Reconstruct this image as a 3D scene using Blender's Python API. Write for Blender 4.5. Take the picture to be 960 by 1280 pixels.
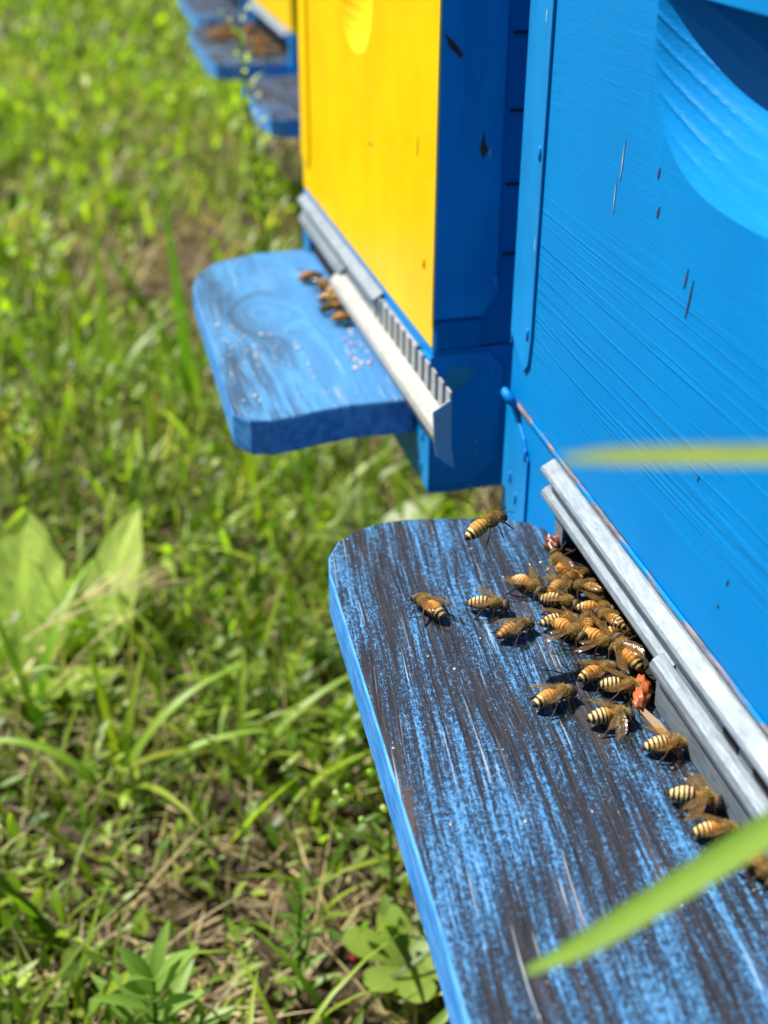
import bpy, bmesh, math, random
import numpy as np
from mathutils import Vector, Matrix
for o in list(bpy.data.objects): bpy.data.objects.remove(o)
S = bpy.context.scene
COL = S.collection
R = math.radians

# ------------------------------------------------------------------ camera
cam = bpy.data.cameras.new('camera'); co = bpy.data.objects.new('camera', cam); COL.objects.link(co)
right = Vector((0.97743, -0.21122, 0.0058)); fwd = Vector((0.1878, 0.8543, -0.4843)).normalized()
right = (right - fwd*right.dot(fwd)).normalized(); up = right.cross(fwd)
m = Matrix((right, up, -fwd)).transposed().to_4x4(); m.translation = Vector((0, 0, .234))
co.matrix_world = m
cam.sensor_fit = 'VERTICAL'; cam.sensor_height = 36; cam.lens = 1531/1280*36
cam.clip_start = .01; cam.clip_end = 500
cam.dof.use_dof = True; cam.dof.focus_distance = .39; cam.dof.aperture_fstop = 9.4
S.camera = co

# ------------------------------------------------------------------ light
SUN = Vector((-.42, .40, .81)).normalized()
el = math.asin(SUN.z); az = math.atan2(SUN.x, SUN.y)
w = bpy.data.worlds.new('World'); S.world = w; w.use_nodes = True
nt = w.node_tree; bg = nt.nodes['Background']
sky = nt.nodes.new('ShaderNodeTexSky'); sky.sky_type = 'NISHITA'; sky.sun_disc = False
sky.sun_elevation = el; sky.sun_rotation = az
nt.links.new(sky.outputs[0], bg.inputs[0]); bg.inputs[1].default_value = .05
sl = bpy.data.lights.new('sun', 'SUN'); so = bpy.data.objects.new('sun', sl); COL.objects.link(so)
sl.energy = 5.0; sl.angle = R(.5); sl.color = (1, .95, .87)
so.rotation_euler = SUN.to_track_quat('Z', 'Y').to_euler()
S.view_settings.view_transform = 'Standard'; S.view_settings.look = 'None'
S.view_settings.exposure = .86; S.view_settings.gamma = 1
S.render.engine = 'CYCLES'
S.cycles.max_bounces = 6; S.cycles.transparent_max_bounces = 12; S.cycles.use_denoising = True
S.cycles.sample_clamp_indirect = 6

rng = np.random.default_rng(7); rnd = random.Random(5)

# ------------------------------------------------------------------ helpers
def tag(o, label=None, cat=None, group=None, kind=None):
    for k, v in (('label', label), ('category', cat), ('group', group), ('kind', kind)):
        if v: o[k] = v
    return o
def empty(name, loc=(0, 0, 0), rz=0):
    o = bpy.data.objects.new(name, None); COL.objects.link(o); o.location = loc; o.rotation_euler.z = rz
    o.empty_display_size = .02
    return o
def mesh_obj(name, verts, faces, mat=None, parent=None, smooth=False, cols=None, mats=None, fm=None, bevel=0):
    me = bpy.data.meshes.new(name); me.from_pydata([tuple(v) for v in verts], [], [tuple(f) for f in faces]); me.update()
    o = bpy.data.objects.new(name, me); COL.objects.link(o)
    if mats:
        for q in mats: me.materials.append(q)
        if fm is not None: me.polygons.foreach_set('material_index', np.array(fm, dtype=np.int32))
    elif mat: me.materials.append(mat)
    if cols is not None:
        a = me.color_attributes.new('Col', 'FLOAT_COLOR', 'POINT')
        c = np.ones((len(verts), 4), dtype=np.float32); c[:, :3] = cols; a.data.foreach_set('color', c.ravel())
    if smooth: me.polygons.foreach_set('use_smooth', np.ones(len(me.polygons), dtype=bool))
    if bevel:
        b = o.modifiers.new('bevel', 'BEVEL'); b.width = bevel; b.segments = 2; b.limit_method = 'ANGLE'; b.angle_limit = R(35)
    if parent: o.parent = parent
    return o
class MB:
    def __init__(s): s.v = []; s.f = []
    def box(s, x0, x1, y0, y1, z0, z1):
        n = len(s.v)
        s.v += [(x, y, z) for z in (z0, z1) for x, y in ((x0, y0), (x1, y0), (x1, y1), (x0, y1))]
        s.f += [tuple(n+i for i in q) for q in ((3, 2, 1, 0), (4, 5, 6, 7), (0, 1, 5, 4), (1, 2, 6, 5), (2, 3, 7, 6), (3, 0, 4, 7))]
        return s
    def prism(s, pts, axis, a0, a1):
        """pts: 2-D outline; extruded along axis 'x','y' or 'z' from a0 to a1"""
        n = len(s.v); k = len(pts)
        for a in (a0, a1):
            for p in pts:
                s.v.append({'x': (a, p[0], p[1]), 'y': (p[0], a, p[1]), 'z': (p[0], p[1], a)}[axis])
        s.f.append(tuple(n+i for i in range(k))); s.f.append(tuple(n+k+i for i in reversed(range(k))))
        for i in range(k): j = (i+1) % k; s.f.append((n+i, n+k+i, n+k+j, n+j))
        return s
    def tube(s, pts, rad, seg=7):
        pts = [Vector(p) for p in pts]; n = len(s.v); k = len(pts)
        rad = rad if hasattr(rad, '__len__') else [rad]*k
        for i, p in enumerate(pts):
            d = (pts[min(i+1, k-1)] - pts[max(i-1, 0)]).normalized()
            a = d.orthogonal().normalized() if i == 0 else (a - d*a.dot(d)).normalized()
            b = d.cross(a)
            for j in range(seg):
                t = 2*math.pi*j/seg; q = p + (a*math.cos(t)+b*math.sin(t))*rad[i]; s.v.append(tuple(q))
        for i in range(k-1):
            for j in range(seg):
                j2 = (j+1) % seg; s.f.append((n+i*seg+j, n+i*seg+j2, n+(i+1)*seg+j2, n+(i+1)*seg+j))
        s.f.append(tuple(n+j for j in reversed(range(seg)))); s.f.append(tuple(n+(k-1)*seg+j for j in range(seg)))
        return s
    def build(s, name, mat, parent=None, bevel=0, smooth=False):
        o = mesh_obj(name, s.v, s.f, mat, parent, smooth, bevel=bevel)
        bm = bmesh.new(); bm.from_mesh(o.data); bmesh.ops.recalc_face_normals(bm, faces=bm.faces); bm.to_mesh(o.data); bm.free()
        return o

# ------------------------------------------------------------------ materials
class NT:
    def __init__(s, name):
        s.m = bpy.data.materials.new(name); s.m.use_nodes = True; s.t = s.m.node_tree
        s.b = s.t.nodes['Principled BSDF']; s.out = s.t.nodes['Material Output']
        s.co = s.n('ShaderNodeTexCoord').outputs['Object']
    def n(s, typ, **kw):
        x = s.t.nodes.new(typ)
        for k, v in kw.items(): setattr(x, k, v)
        return x
    def l(s, a, b): s.t.links.new(a, b)
    def put(s, sock, v):
        if isinstance(v, bpy.types.NodeSocket): s.l(v, sock)
        elif v is not None: sock.default_value = v
    def map(s, scale=(1, 1, 1), rot=(0, 0, 0), loc=(0, 0, 0), vec=None):
        x = s.n('ShaderNodeMapping'); x.inputs['Scale'].default_value = scale; x.inputs['Rotation'].default_value = rot
        x.inputs['Location'].default_value = loc; s.l(vec or s.co, x.inputs[0]); return x.outputs[0]
    def noise(s, vec, scale=1, detail=4, rough=.55, dist=0):
        x = s.n('ShaderNodeTexNoise'); s.l(vec, x.inputs['Vector']); x.inputs['Scale'].default_value = scale
        x.inputs['Detail'].default_value = detail; x.inputs['Roughness'].default_value = rough; x.inputs['Distortion'].default_value = dist
        return x.outputs[0]
    def math(s, op, a, b=None, c=None, clamp=False):
        x = s.n('ShaderNodeMath', operation=op, use_clamp=clamp); s.put(x.inputs[0], a); s.put(x.inputs[1], b); s.put(x.inputs[2], c); return x.outputs[0]
    def step(s, v, a, b, lo=0, hi=1):
        x = s.n('ShaderNodeMapRange', interpolation_type='SMOOTHSTEP'); s.l(v, x.inputs[0])
        for i, q in zip((1, 2, 3, 4), (a, b, lo, hi)): x.inputs[i].default_value = q
        return x.outputs[0]
    def mix(s, f, a, b, mode='MIX'):
        x = s.n('ShaderNodeMix', data_type='RGBA', blend_type=mode); s.put(x.inputs[0], f)
        s.put(x.inputs[6], a if isinstance(a, bpy.types.NodeSocket) else (*a, 1)); s.put(x.inputs[7], b if isinstance(b, bpy.types.NodeSocket) else (*b, 1)); return x.outputs[2]
    def ramp(s, v, stops):
        x = s.n('ShaderNodeValToRGB'); s.l(v, x.inputs[0]); e = x.color_ramp.elements
        while len(e) < len(stops): e.new(.5)
        for q, (p, c) in zip(e, stops): q.position = p; q.color = (*c, 1)
        return x.outputs[0]
    def bump(s, h, strength=.5, dist=.001, normal=None):
        x = s.n('ShaderNodeBump'); s.put(x.inputs['Height'], h); x.inputs['Strength'].default_value = strength
        x.inputs['Distance'].default_value = dist
        if normal: s.l(normal, x.inputs['Normal'])
        return x.outputs[0]
    def attr(s, name):
        x = s.n('ShaderNodeAttribute'); x.attribute_name = name; return x.outputs['Color']
    def fin(s, color=None, rough=None, metal=None, normal=None, spec=None):
        s.put(s.b.inputs['Base Color'], color if isinstance(color, bpy.types.NodeSocket) or color is None else (*color, 1))
        s.put(s.b.inputs['Roughness'], rough); s.put(s.b.inputs['Metallic'], metal)
        s.put(s.b.inputs['Specular IOR Level'], spec)
        if normal: s.l(normal, s.b.inputs['Normal'])
        return s.m
def xyz(n, vec=None):
    x = n.n('ShaderNodeSeparateXYZ'); n.l(vec or n.co, x.inputs[0]); return x.outputs

def painted_wood(name, base, dark, light, grain=1.0, band=None, chips=(.12, .10, .09)):
    """paint over horizontal wood grain running along Y; raised latewood lines as bump"""
    n = NT(name)
    warp = n.noise(n.map((6, 3, 6)), 1, 2)
    v = n.map((1, 1, 1))
    add = n.n('ShaderNodeVectorMath', operation='ADD'); n.l(v, add.inputs[0])
    sc = n.n('ShaderNodeVectorMath', operation='SCALE'); n.l(warp, sc.inputs[0]); sc.inputs['Scale'].default_value = .008; n.l(sc.outputs[0], add.inputs[1])
    wv = add.outputs[0]
    g1 = n.noise(n.map((560, 3.6, 560), vec=wv), 1, 2, .5)
    g2 = n.noise(n.map((120, 2.2, 120), vec=wv), 1, 2, .5)
    g3 = n.noise(n.map((1100, 40, 1100), vec=wv), 1, 2, .5)
    lines = n.step(g1, .52, .62)
    zz = xyz(n)[2]; bandm = n.math('ADD', .06, n.math('MULTIPLY', n.step(n.math('ABSOLUTE', n.math('SUBTRACT', n.math('ADD', zz, n.math('MULTIPLY', warp, .03)), .105)), .018, .04, 1, 0), 1.1))
    h = n.math('ADD', n.math('MULTIPLY', n.math('MULTIPLY', lines, bandm), 1.0), n.math('MULTIPLY', g2, .15))
    brush = n.noise(n.map((1500, 300, 900)), 1, 2, .6)
    h = n.math('ADD', h, n.math('MULTIPLY', g3, .35)); h = n.math('ADD', h, n.math('MULTIPLY', brush, .3))
    tone = n.noise(n.co, 22, 3)
    c = n.mix(n.step(tone, .3, .7), dark, base)
    c = n.mix(n.math('MULTIPLY', n.step(g3, .55, .8), .35), c, light)
    chip = n.noise(n.map((330, 130, 90)), 1, 1, .3)
    cm = n.step(chip, .835, .85)
    c = n.mix(cm, c, chips)
    hh = n.math('SUBTRACT', h, n.math('MULTIPLY', cm, 1.0))
    return n.fin(c, n.step(g3, .2, .8, .36, .5), 0, n.bump(hh, min(1, .34*grain**.5), .00055*grain), .12)

BLUE = (.0, .215, .59)
mat_blue = painted_wood('blue_paint', BLUE, (.0, .20, .56), (.006, .28, .70))
mat_yellow = painted_wood('yellow_paint', (.95, .60, .0), (.88, .52, .0), (1, .66, .02), grain=.35, chips=(.35, .16, .03))
mat_shade_wood = painted_wood('shaded_blue_paint', (.0, .17, .48), (.0, .14, .42), (.0, .2, .55), grain=.8)  # same blue paint with shade put into its colour, for the shaded sides
def smooth_blue():
    n = NT('blue_enamel_metal')
    d = n.noise(n.map((60, 60, 25)), 1, 3); wear = n.noise(n.map((260, 260, 30)), 1, 3, .6)
    c = n.mix(n.step(d, .35, .65), (.0, .205, .57), (.0, .25, .66))
    c = n.mix(n.step(wear, .735, .76), c, (.45, .55, .62))
    return n.fin(c, .34, 0, n.bump(n.noise(n.co, 260, 2), .25, .0004), .35)
mat_enamel = smooth_blue()
def worn_rim():
    n = NT('worn_rim_wood')
    a = n.noise(n.map((900, 120, 900)), 1, 4, .7); b = n.noise(n.map((220, 40, 220)), 1, 2)
    c = n.mix(n.step(a, .35, .65), (.10, .10, .12), (.26, .24, .25))
    c = n.mix(n.step(b, .50, .58), c, (.0, .2, .55))
    return n.fin(c, .8, 0, n.bump(a, .8, .0006), .2)
mat_rim = worn_rim()
def zinc(name, lo, hi, metal=.35):
    n = NT(name)
    a = n.noise(n.map((900, 160, 900)), 1, 4, .65); sp = n.n('ShaderNodeTexVoronoi'); n.l(n.co, sp.inputs['Vector']); sp.inputs['Scale'].default_value = 260
    b = n.noise(n.co, 60, 3)
    c = n.mix(n.step(a, .3, .7), lo, hi); c = n.mix(n.step(sp.outputs['Distance'], .1, .9, .0, .25), c, hi)
    stain = n.noise(n.map((55, 38, 55)), 1, 3, .6)
    c = n.mix(n.step(stain, .66, .78, 0, .35), c, (.26, .20, .14))
    fleck = n.noise(n.co, 900, 1); c = n.mix(n.step(fleck, .76, .79), c, (.09, .08, .07))
    return n.fin(c, n.step(b, .3, .7, .42, .62), metal, n.bump(n.math('ADD', a, n.math('MULTIPLY', b, .8)), .3, .0004))
mat_zinc = zinc('galvanised_steel', (.135, .17, .205), (.225, .27, .315))
mat_zinc_pale = zinc('pale_painted_steel', (.30, .31, .29), (.42, .42, .38), .1)
mat_zinc_plain = zinc('grey_sheet_metal', (.20, .25, .30), (.32, .38, .44), .2)
def simple(name, c, rough=.8, **k):
    n = NT(name); a = n.noise(n.co, 300, 3); return n.fin(n.mix(a, tuple(x*.75 for x in c), tuple(min(1, x*1.2) for x in c)), rough, 0, n.bump(a, .3, .0005), **k)
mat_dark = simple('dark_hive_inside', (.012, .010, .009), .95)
mat_nail = simple('painted_nail', (.004, .2, .66), .3)
mat_lidmetal = simple('lid_sheet', (.01, .2, .6), .35)
mat_block = simple('concrete_block', (.32, .31, .29), .9)

def board_mat(name, worn, rot, knot=None, fade=0.0):
    """weathered landing board: blue paint rubbed off along the grain"""
    n = NT(name)
    base = n.map(rot=(0, 0, rot))
    P = xyz(n, base)
    wsrc = n.noise(n.map((9, 5, 9), vec=base), 1, 2)
    off = n.math('MULTIPLY', n.math('SUBTRACT', wsrc, .5), .016)
    x = n.math('ADD', P[0], off)
    if knot:
        dx = n.math('SUBTRACT', P[0], knot[0]); dy = n.math('SUBTRACT', P[1], knot[1])
        r2 = n.math('ADD', n.math('MULTIPLY', dx, dx), n.math('MULTIPLY', n.math('MULTIPLY', dy, dy), .35))
        rk = n.math('SQRT', r2)
        g = n.math('POWER', 2.718, n.math('MULTIPLY', r2, -5200.0))
        x = n.math('ADD', n.math('MULTIPLY', x, n.math('SUBTRACT', 1.0, g)), n.math('MULTIPLY', rk, n.math('MULTIPLY', g, 1.2)))
        y = n.math('MULTIPLY', P[1], n.math('SUBTRACT', 1.0, g))
    else: y = P[1]
    cb = n.n('ShaderNodeCombineXYZ'); n.l(x, cb.inputs[0]); n.l(y, cb.inputs[1]); v = cb.outputs[0]
    s1 = n.noise(n.map((520, 15, 1), vec=v), 1, 5, .62)
    s2 = n.noise(n.map((190, 9, 1), vec=v, loc=(3, 1, 0)), 1, 3, .6)
    s3 = n.noise(n.map((1300, 50, 1), vec=v, loc=(9, 4, 0)), 1, 4, .65)
    bl = n.noise(n.map((52, 13, 1), vec=v, loc=(1.5, 0, 0)), 1, 3, .5)
    sp = n.noise(n.map((2300, 1300, 1)), 1, 2, .7)
    sp2 = n.noise(n.map((800, 500, 1), loc=(4, 0, 0)), 1, 3, .65)
    q = n.math('MULTIPLY', s1, .60); q = n.math('ADD', q, n.math('MULTIPLY', s2, .46)); q = n.math('ADD', q, n.math('MULTIPLY', bl, .48))
    q = n.math('ADD', q, n.math('MULTIPLY', s3, .42)); q = n.math('ADD', q, n.math('MULTIPLY', sp, .70)); q = n.math('ADD', q, n.math('MULTIPLY', sp2, .36))
    q = n.math('SUBTRACT', q, n.math('MULTIPLY', n.step(P[1], .05, .28, 0, 1), worn*.6))
    mask = n.step(q, 1.51 + worn - .08, 1.51 + worn + .10)
    paint = n.mix(n.step(sp2, .3, .7), (.022, .13, .33), (.095, .28, .52))
    paint = n.mix(n.step(s3, .55, .75, 0, .5), paint, (.22, .46, .74))
    bare = n.mix(n.step(s3, .3, .7), (.006, .007, .012), (.031, .030, .038))
    bare = n.mix(n.step(n.noise(n.map((90, 12, 1), vec=v, loc=(7, 2, 0)), 1, 3), .56, .72, 0, .5), bare, (.12, .075, .05))
    bare = n.mix(n.step(sp2, .62, .74, 0, .7), bare, (.20, .20, .22))
    c = n.mix(mask, bare, paint)
    if fade: c = n.mix(n.math('MULTIPLY', n.step(n.math('ADD', P[0], n.math('MULTIPLY', n.math('SUBTRACT', bl, .5), .08)), -.075, -.03, .25, 1), fade), c, (.06, .28, .66))
    # long pale scratches and raised fibres
    fib = n.noise(n.map((1000, 16, 1), vec=v, loc=(2, 6, 0)), 1, 2, .5)
    fm = n.math('MULTIPLY', n.step(fib, .655, .69), n.step(n.noise(n.map((34, 12, 1), loc=(5, 5, 0)), 1, 2), .42, .6))
    c = n.mix(n.math('MULTIPLY', fm, .7), c, (.46, .52, .58))
    fl = n.noise(n.map((420, 300, 1), loc=(8, 2, 0)), 1, 1, .3); c = n.mix(n.step(fl, .80, .83, 0, .8), c, (.55, .58, .62))
    # a few open cracks along the grain
    ck = n.noise(n.map((230, 3.2, 1), vec=v, loc=(12, 3, 0)), 1, 1, .4)
    cr = n.math('SUBTRACT', 1.0, n.step(n.math('ABSOLUTE', n.math('SUBTRACT', ck, .5)), .0, .012)); cr = n.math('MULTIPLY', cr, n.step(n.noise(n.map((22, 6, 1), loc=(3, 9, 0)), 1, 1), .52, .62))
    c = n.mix(n.math('MULTIPLY', cr, .8), c, (.012, .010, .010))
    h = n.math('ADD', n.math('MULTIPLY', s1, .8), n.math('MULTIPLY', mask, .35)); h = n.math('ADD', h, n.math('MULTIPLY', sp, .35)); h = n.math('ADD', h, n.math('MULTIPLY', s3, .5))
    h = n.math('SUBTRACT', h, cr)
    return n.fin(c, n.math('ADD', .42, n.math('MULTIPLY', sp2, .3)), 0, n.bump(h, .8, .0007), .18)
mat_board_worn = board_mat('weathered_board_wood', .036, R(4))
mat_board_blue = board_mat('painted_board_wood', -.02, 0, knot=(-.052, .158), fade=.72)
mat_board_far = board_mat('scuffed_board_wood', .07, 0)
def edge_mat():
    n = NT('board_edge_paint'); a = n.noise(n.map((300, 60, 300)), 1, 4); b = n.noise(n.map((900, 200, 900)), 1, 3)
    c = n.mix(n.step(a, .35, .65), (.02, .20, .62), (.08, .33, .80)); c = n.mix(n.step(b, .66, .72), c, (.04, .04, .05))
    return n.fin(c, .5, 0, n.bump(b, .5, .0005))
mat_edge = edge_mat()

# ------------------------------------------------------------------ ground
def gheight(x, y):
    h = .006*np.sin(9*x+1)*np.cos(7*y) + .01*np.sin(2.3*x+.7)*np.sin(1.7*y+2)
    for i, (f, a) in enumerate(((31, .004), (63, .003), (127, .0022), (240, .0014))):
        h = h + a*np.sin(f*x+1.3*i+2*np.sin(f*.37*y))*np.cos(f*.83*y+2.1*i+1.7*np.sin(f*.41*x))
    return -.283 + h
def axis(lo, hi, step, far, grow=1.35):
    a = list(np.arange(lo, hi, step)); s = step; x = hi
    while x < far: a.append(x); s *= grow; x += s
    a.append(far); s = step; x = lo - step*grow; pre = []
    while x > -far: pre.append(x); s *= grow; x -= s
    pre.append(-far); return np.array(sorted(pre) + a)
gx = axis(-.45, .55, .0045, 90); gy = axis(.2, 1.5, .0055, 90)
XX, YY = np.meshgrid(gx, gy); ZZ = gheight(XX, YY)
near = (XX > -.5) & (XX < .6) & (YY > .15) & (YY < 1.6)
clod = rng.random(XX.shape); clod = (clod + np.roll(clod, 1, 0) + np.roll(clod, 1, 1) + np.roll(np.roll(clod, 1, 0), 1, 1))/4
ZZ = ZZ + near*(clod-.5)*.012
nx, ny = len(gx), len(gy)
idx = np.arange(nx*ny).reshape(ny, nx)
F = np.stack([idx[:-1, :-1], idx[:-1, 1:], idx[1:, 1:], idx[1:, :-1]], -1).reshape(-1, 4)
def big_mesh(name, V, F, mat, cols=None, smooth=True, mi=None, mats=None):
    me = bpy.data.meshes.new(name); k = F.shape[1]
    me.vertices.add(len(V)); me.vertices.foreach_set('co', np.ascontiguousarray(V, dtype=np.float32).ravel())
    me.loops.add(F.size); me.loops.foreach_set('vertex_index', np.ascontiguousarray(F, dtype=np.int32).ravel())
    me.polygons.add(len(F)); me.polygons.foreach_set('loop_start', np.arange(0, F.size, k, dtype=np.int32))
    me.polygons.foreach_set('loop_total', np.full(len(F), k, dtype=np.int32))
    if smooth: me.polygons.foreach_set('use_smooth', np.ones(len(F), dtype=bool))
    me.materials.append(mat); me.update(calc_edges=True)
    if cols is not None:
        a = me.color_attributes.new('Col', 'FLOAT_COLOR', 'POINT'); c = np.ones((len(V), 4), dtype=np.float32); c[:, :3] = cols
        a.data.foreach_set('color', c.ravel())
    o = bpy.data.objects.new(name, me); COL.objects.link(o); return o
n = NT('soil')
a = n.noise(n.co, 26, 6, .65); b = n.noise(n.co, 260, 4, .7); d = n.noise(n.co, 3.0, 3)
c = n.ramp(a, [(.25, (.018, .012, .008)), (.5, (.060, .043, .028)), (.75, (.17, .13, .09))])
c = n.mix(n.step(b, .55, .7, 0, .6), c, (.20, .155, .11))
c = n.mix(n.step(d, .45, .6, 0, .35), c, (.06, .09, .02))
mat_soil = n.fin(c, .95, 0, n.bump(n.math('ADD', a, b), .9, .004), .1)
ground = big_mesh('ground', np.stack([XX.ravel(), YY.ravel(), ZZ.ravel()], 1), F, mat_soil)
tag(ground, kind='structure')

# ------------------------------------------------------------------ leaf material
def leaf_mat(name, trans=.45, vein=True):
    n = NT(name); c = n.attr('Col')
    v = n.noise(n.co, 180, 3); v2 = n.noise(n.co, 45, 4, .7); c = n.mix(n.step(v2, .4, .7, 0, .4), c, n.mix(1, c, (.6, .72, .5), 'MULTIPLY'))
    c = n.mix(n.step(v, .3, .75, 0, .35), c, n.mix(1, c, (1.5, 1.35, .8), 'MULTIPLY'))
    n.fin(c, .42, 0, None, .35)
    tr = n.n('ShaderNodeBsdfTranslucent'); tc = n.mix(1, c, (1.5, 1.75, .35), 'MULTIPLY'); n.l(tc, tr.inputs[0])
    mx = n.n('ShaderNodeMixShader'); mx.inputs[0].default_value = trans
    n.l(n.b.outputs[0], mx.inputs[1]); n.l(tr.outputs[0], mx.inputs[2]); n.l(mx.outputs[0], n.out.inputs[0])
    return n.m
mat_leaf = leaf_mat('leaf_green'); mat_leaf_fg = leaf_mat('blade_green', .5)

def ribbons(base, az, length, width, lean, curl, twist, col, seg=5, oval=0.0, fold=.25):
    """vectorised leaf ribbons. oval 0 = grass blade taper, 1 = oval leaf. returns V,F,C"""
    N = len(base); t = np.linspace(0, 1, seg+1)
    ang = lean[:, None] + curl[:, None]*t[None, :]            # angle from vertical
    dl = length[:, None]/seg
    rr = np.concatenate([np.zeros((N, 1)), np.cumsum(np.sin(ang[:, :-1])*dl, 1)], 1)
    zz = np.concatenate([np.zeros((N, 1)), np.cumsum(np.cos(ang[:, :-1])*dl, 1)], 1)
    prof_g = np.clip(1.05-t**2.2, .04, 1)*np.clip(.55+t*2, 0, 1); prof_o = np.sin(np.pi*np.clip(t, .03, .97)**.85)**.8+.02
    if oval > 1: prof_o = np.clip(np.sin(np.pi*np.clip(t, .0, .985)**1.9), 0, 1)**.6+.12; oval = 1.0
    wv = width[:, None]*.5*(prof_g*(1-oval)+prof_o*oval)[None, :]
    tw = az[:, None] + math.pi/2 + twist[:, None]*t[None, :]
    cx = base[:, 0:1] + rr*np.cos(az)[:, None]; cy = base[:, 1:2] + rr*np.sin(az)[:, None]; cz = base[:, 2:3] + zz
    # three verts across (edge, midrib, edge); midrib dropped for a folded blade
    V = np.zeros((N, seg+1, 3, 3))
    for k, s in enumerate((-1, 0, 1)):
        V[:, :, k, 0] = cx + s*wv*np.cos(tw); V[:, :, k, 1] = cy + s*wv*np.sin(tw)
        V[:, :, k, 2] = cz - (wv*fold if s == 0 else 0)
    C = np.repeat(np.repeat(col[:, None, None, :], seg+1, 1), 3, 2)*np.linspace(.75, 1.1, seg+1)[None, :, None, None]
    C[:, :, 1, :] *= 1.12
    b = (np.arange(N)*(seg+1)*3)[:, None, None]; r = (np.arange(seg)*3)[None, :, None]; k = np.arange(2)[None, None, :]
    i0 = b+r+k; Fq = np.stack([i0, i0+1, i0+4, i0+3], -1).reshape(-1, 4)
    return V.reshape(-1, 3), Fq, C.reshape(-1, 3)
def merge(parts):
    Vs, Fs, Cs, o = [], [], [], 0
    for V, Fq, C in parts: Vs.append(V); Fs.append(Fq+o); Cs.append(C); o += len(V)
    return np.concatenate(Vs), np.concatenate(Fs), np.concatenate(Cs)
def green(N, kind='grass'):
    h = rng.random(N)[:, None]; b = (.45+.85*rng.random(N)**1.2)[:, None]
    if kind == 'grass': a, c = np.array([.07, .15, .012]), np.array([.33, .45, .045])
    elif kind == 'leaf': a, c = np.array([.09, .19, .025]), np.array([.38, .49, .09])
    elif kind == 'far': a, c = np.array([.11, .21, .010]), np.array([.42, .56, .05])
    else: a, c = np.array([.30, .22, .12]), np.array([.74, .60, .38])
    return (a*(1-h)+c*h)*b
def patch(x, y, s=1.0, k=0):
    """0..1 growth density: bare soil by the boards, patchy elsewhere"""
    p = .52+.30*np.sin(7.1*x+3.3*np.sin(4.3*y+k)+k)+.28*np.sin(6.3*y+2.7*np.sin(5.7*x)+1.1)+.18*np.sin(19*x+11*y)
    return np.clip(p*s, 0, 1)
def bare(x, y):
    d = np.ones_like(x)
    for cx, cy, rx, ry, dep in ((.10, 1.75, .13, .36, .98), (.10, .43, .13, .15, .5), (.24, .85, .14, .25, .5), (-.05, 1.05, .16, .09, .72), (.20, 1.3, .1, .2, .6), (.03, .50, .05, .05, .45), (-.05, .40, .12, .05, .15), (-.12, 1.3, .1, .1, .6)):
        d *= 1-dep*np.exp(-(((x-cx)/rx)**2+((y-cy)/ry)**2))
    return d
def scatter(N, x0, x1, y0, y1, thr=.0, yp=1.0, k=0):
    x = rng.uniform(x0, x1, N); y = y0+(y1-y0)*rng.random(N)**yp
    keep = rng.random(N) < (.10+1.15*patch(x, y, 1, k)**1.5)*bare(x, y)
    keep &= ~((x > .27) & (y < 2.6) & (rng.random(N) < .8))
    x, y = x[keep], y[keep]; return np.stack([x, y, gheight(x, y)-.002], 1)
parts = []
U = rng.uniform
def grass_set(P, l0, l1, w0, w1, kind='grass', seg=5, lean=.9, curl=1.5, oval=0., zoff=None):
    N = len(P)
    if zoff is not None: P = P + np.stack([np.zeros(N), np.zeros(N), zoff], 1)
    return ribbons(P, U(0, 6.283, N), U(l0, l1, N), U(w0, w1, N), U(.05, lean, N), U(.0, curl, N), U(-.8, .8, N), green(N, kind), seg, oval)
# near zone
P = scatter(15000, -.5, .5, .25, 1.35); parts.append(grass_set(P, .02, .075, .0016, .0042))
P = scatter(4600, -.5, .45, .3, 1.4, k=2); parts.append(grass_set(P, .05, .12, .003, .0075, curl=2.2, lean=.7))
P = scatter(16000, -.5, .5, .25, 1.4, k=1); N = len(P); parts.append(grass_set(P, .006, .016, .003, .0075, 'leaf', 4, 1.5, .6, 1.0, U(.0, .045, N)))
# small weeds: leaves in whorls on stems
P0 = scatter(900, -.45, .45, .3, 1.4, k=3); 
for rep in range(9):
    N = len(P0); hh = np.full(N, rep*.0065); sw = np.stack([.012*np.sin(P0[:, 0]*90)*rep/9, .012*np.cos(P0[:, 1]*80)*rep/9, hh+.004], 1)
    parts.append(ribbons(P0+sw, U(0, 6.28, N), U(.010, .022, N)*(1-rep*.05), U(.003, .006, N), U(.9, 1.4, N), U(-.2, .6, N), U(-.3, .3, N), green(N, 'leaf'), 4, .9))
N = len(P0); sw = ribbons(P0, U(0, 6.28, N), np.full(N, .062), np.full(N, .0016), np.full(N, .05), np.full(N, .1), np.zeros(N), green(N, 'grass'), 3); parts.append(sw)
# mid and far zones
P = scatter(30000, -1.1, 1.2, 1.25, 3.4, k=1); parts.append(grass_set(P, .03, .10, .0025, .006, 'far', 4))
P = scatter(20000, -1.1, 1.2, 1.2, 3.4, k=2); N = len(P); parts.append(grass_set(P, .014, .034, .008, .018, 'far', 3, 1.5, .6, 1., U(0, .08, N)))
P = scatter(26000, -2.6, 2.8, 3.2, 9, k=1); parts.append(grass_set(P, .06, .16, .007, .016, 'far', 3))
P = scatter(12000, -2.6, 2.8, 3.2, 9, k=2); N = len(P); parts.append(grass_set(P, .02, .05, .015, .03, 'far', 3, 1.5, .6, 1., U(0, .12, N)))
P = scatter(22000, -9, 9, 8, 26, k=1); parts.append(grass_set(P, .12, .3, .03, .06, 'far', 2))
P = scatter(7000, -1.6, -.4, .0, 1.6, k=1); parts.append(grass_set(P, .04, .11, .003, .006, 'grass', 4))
V, Fq, C = merge(parts)
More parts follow.
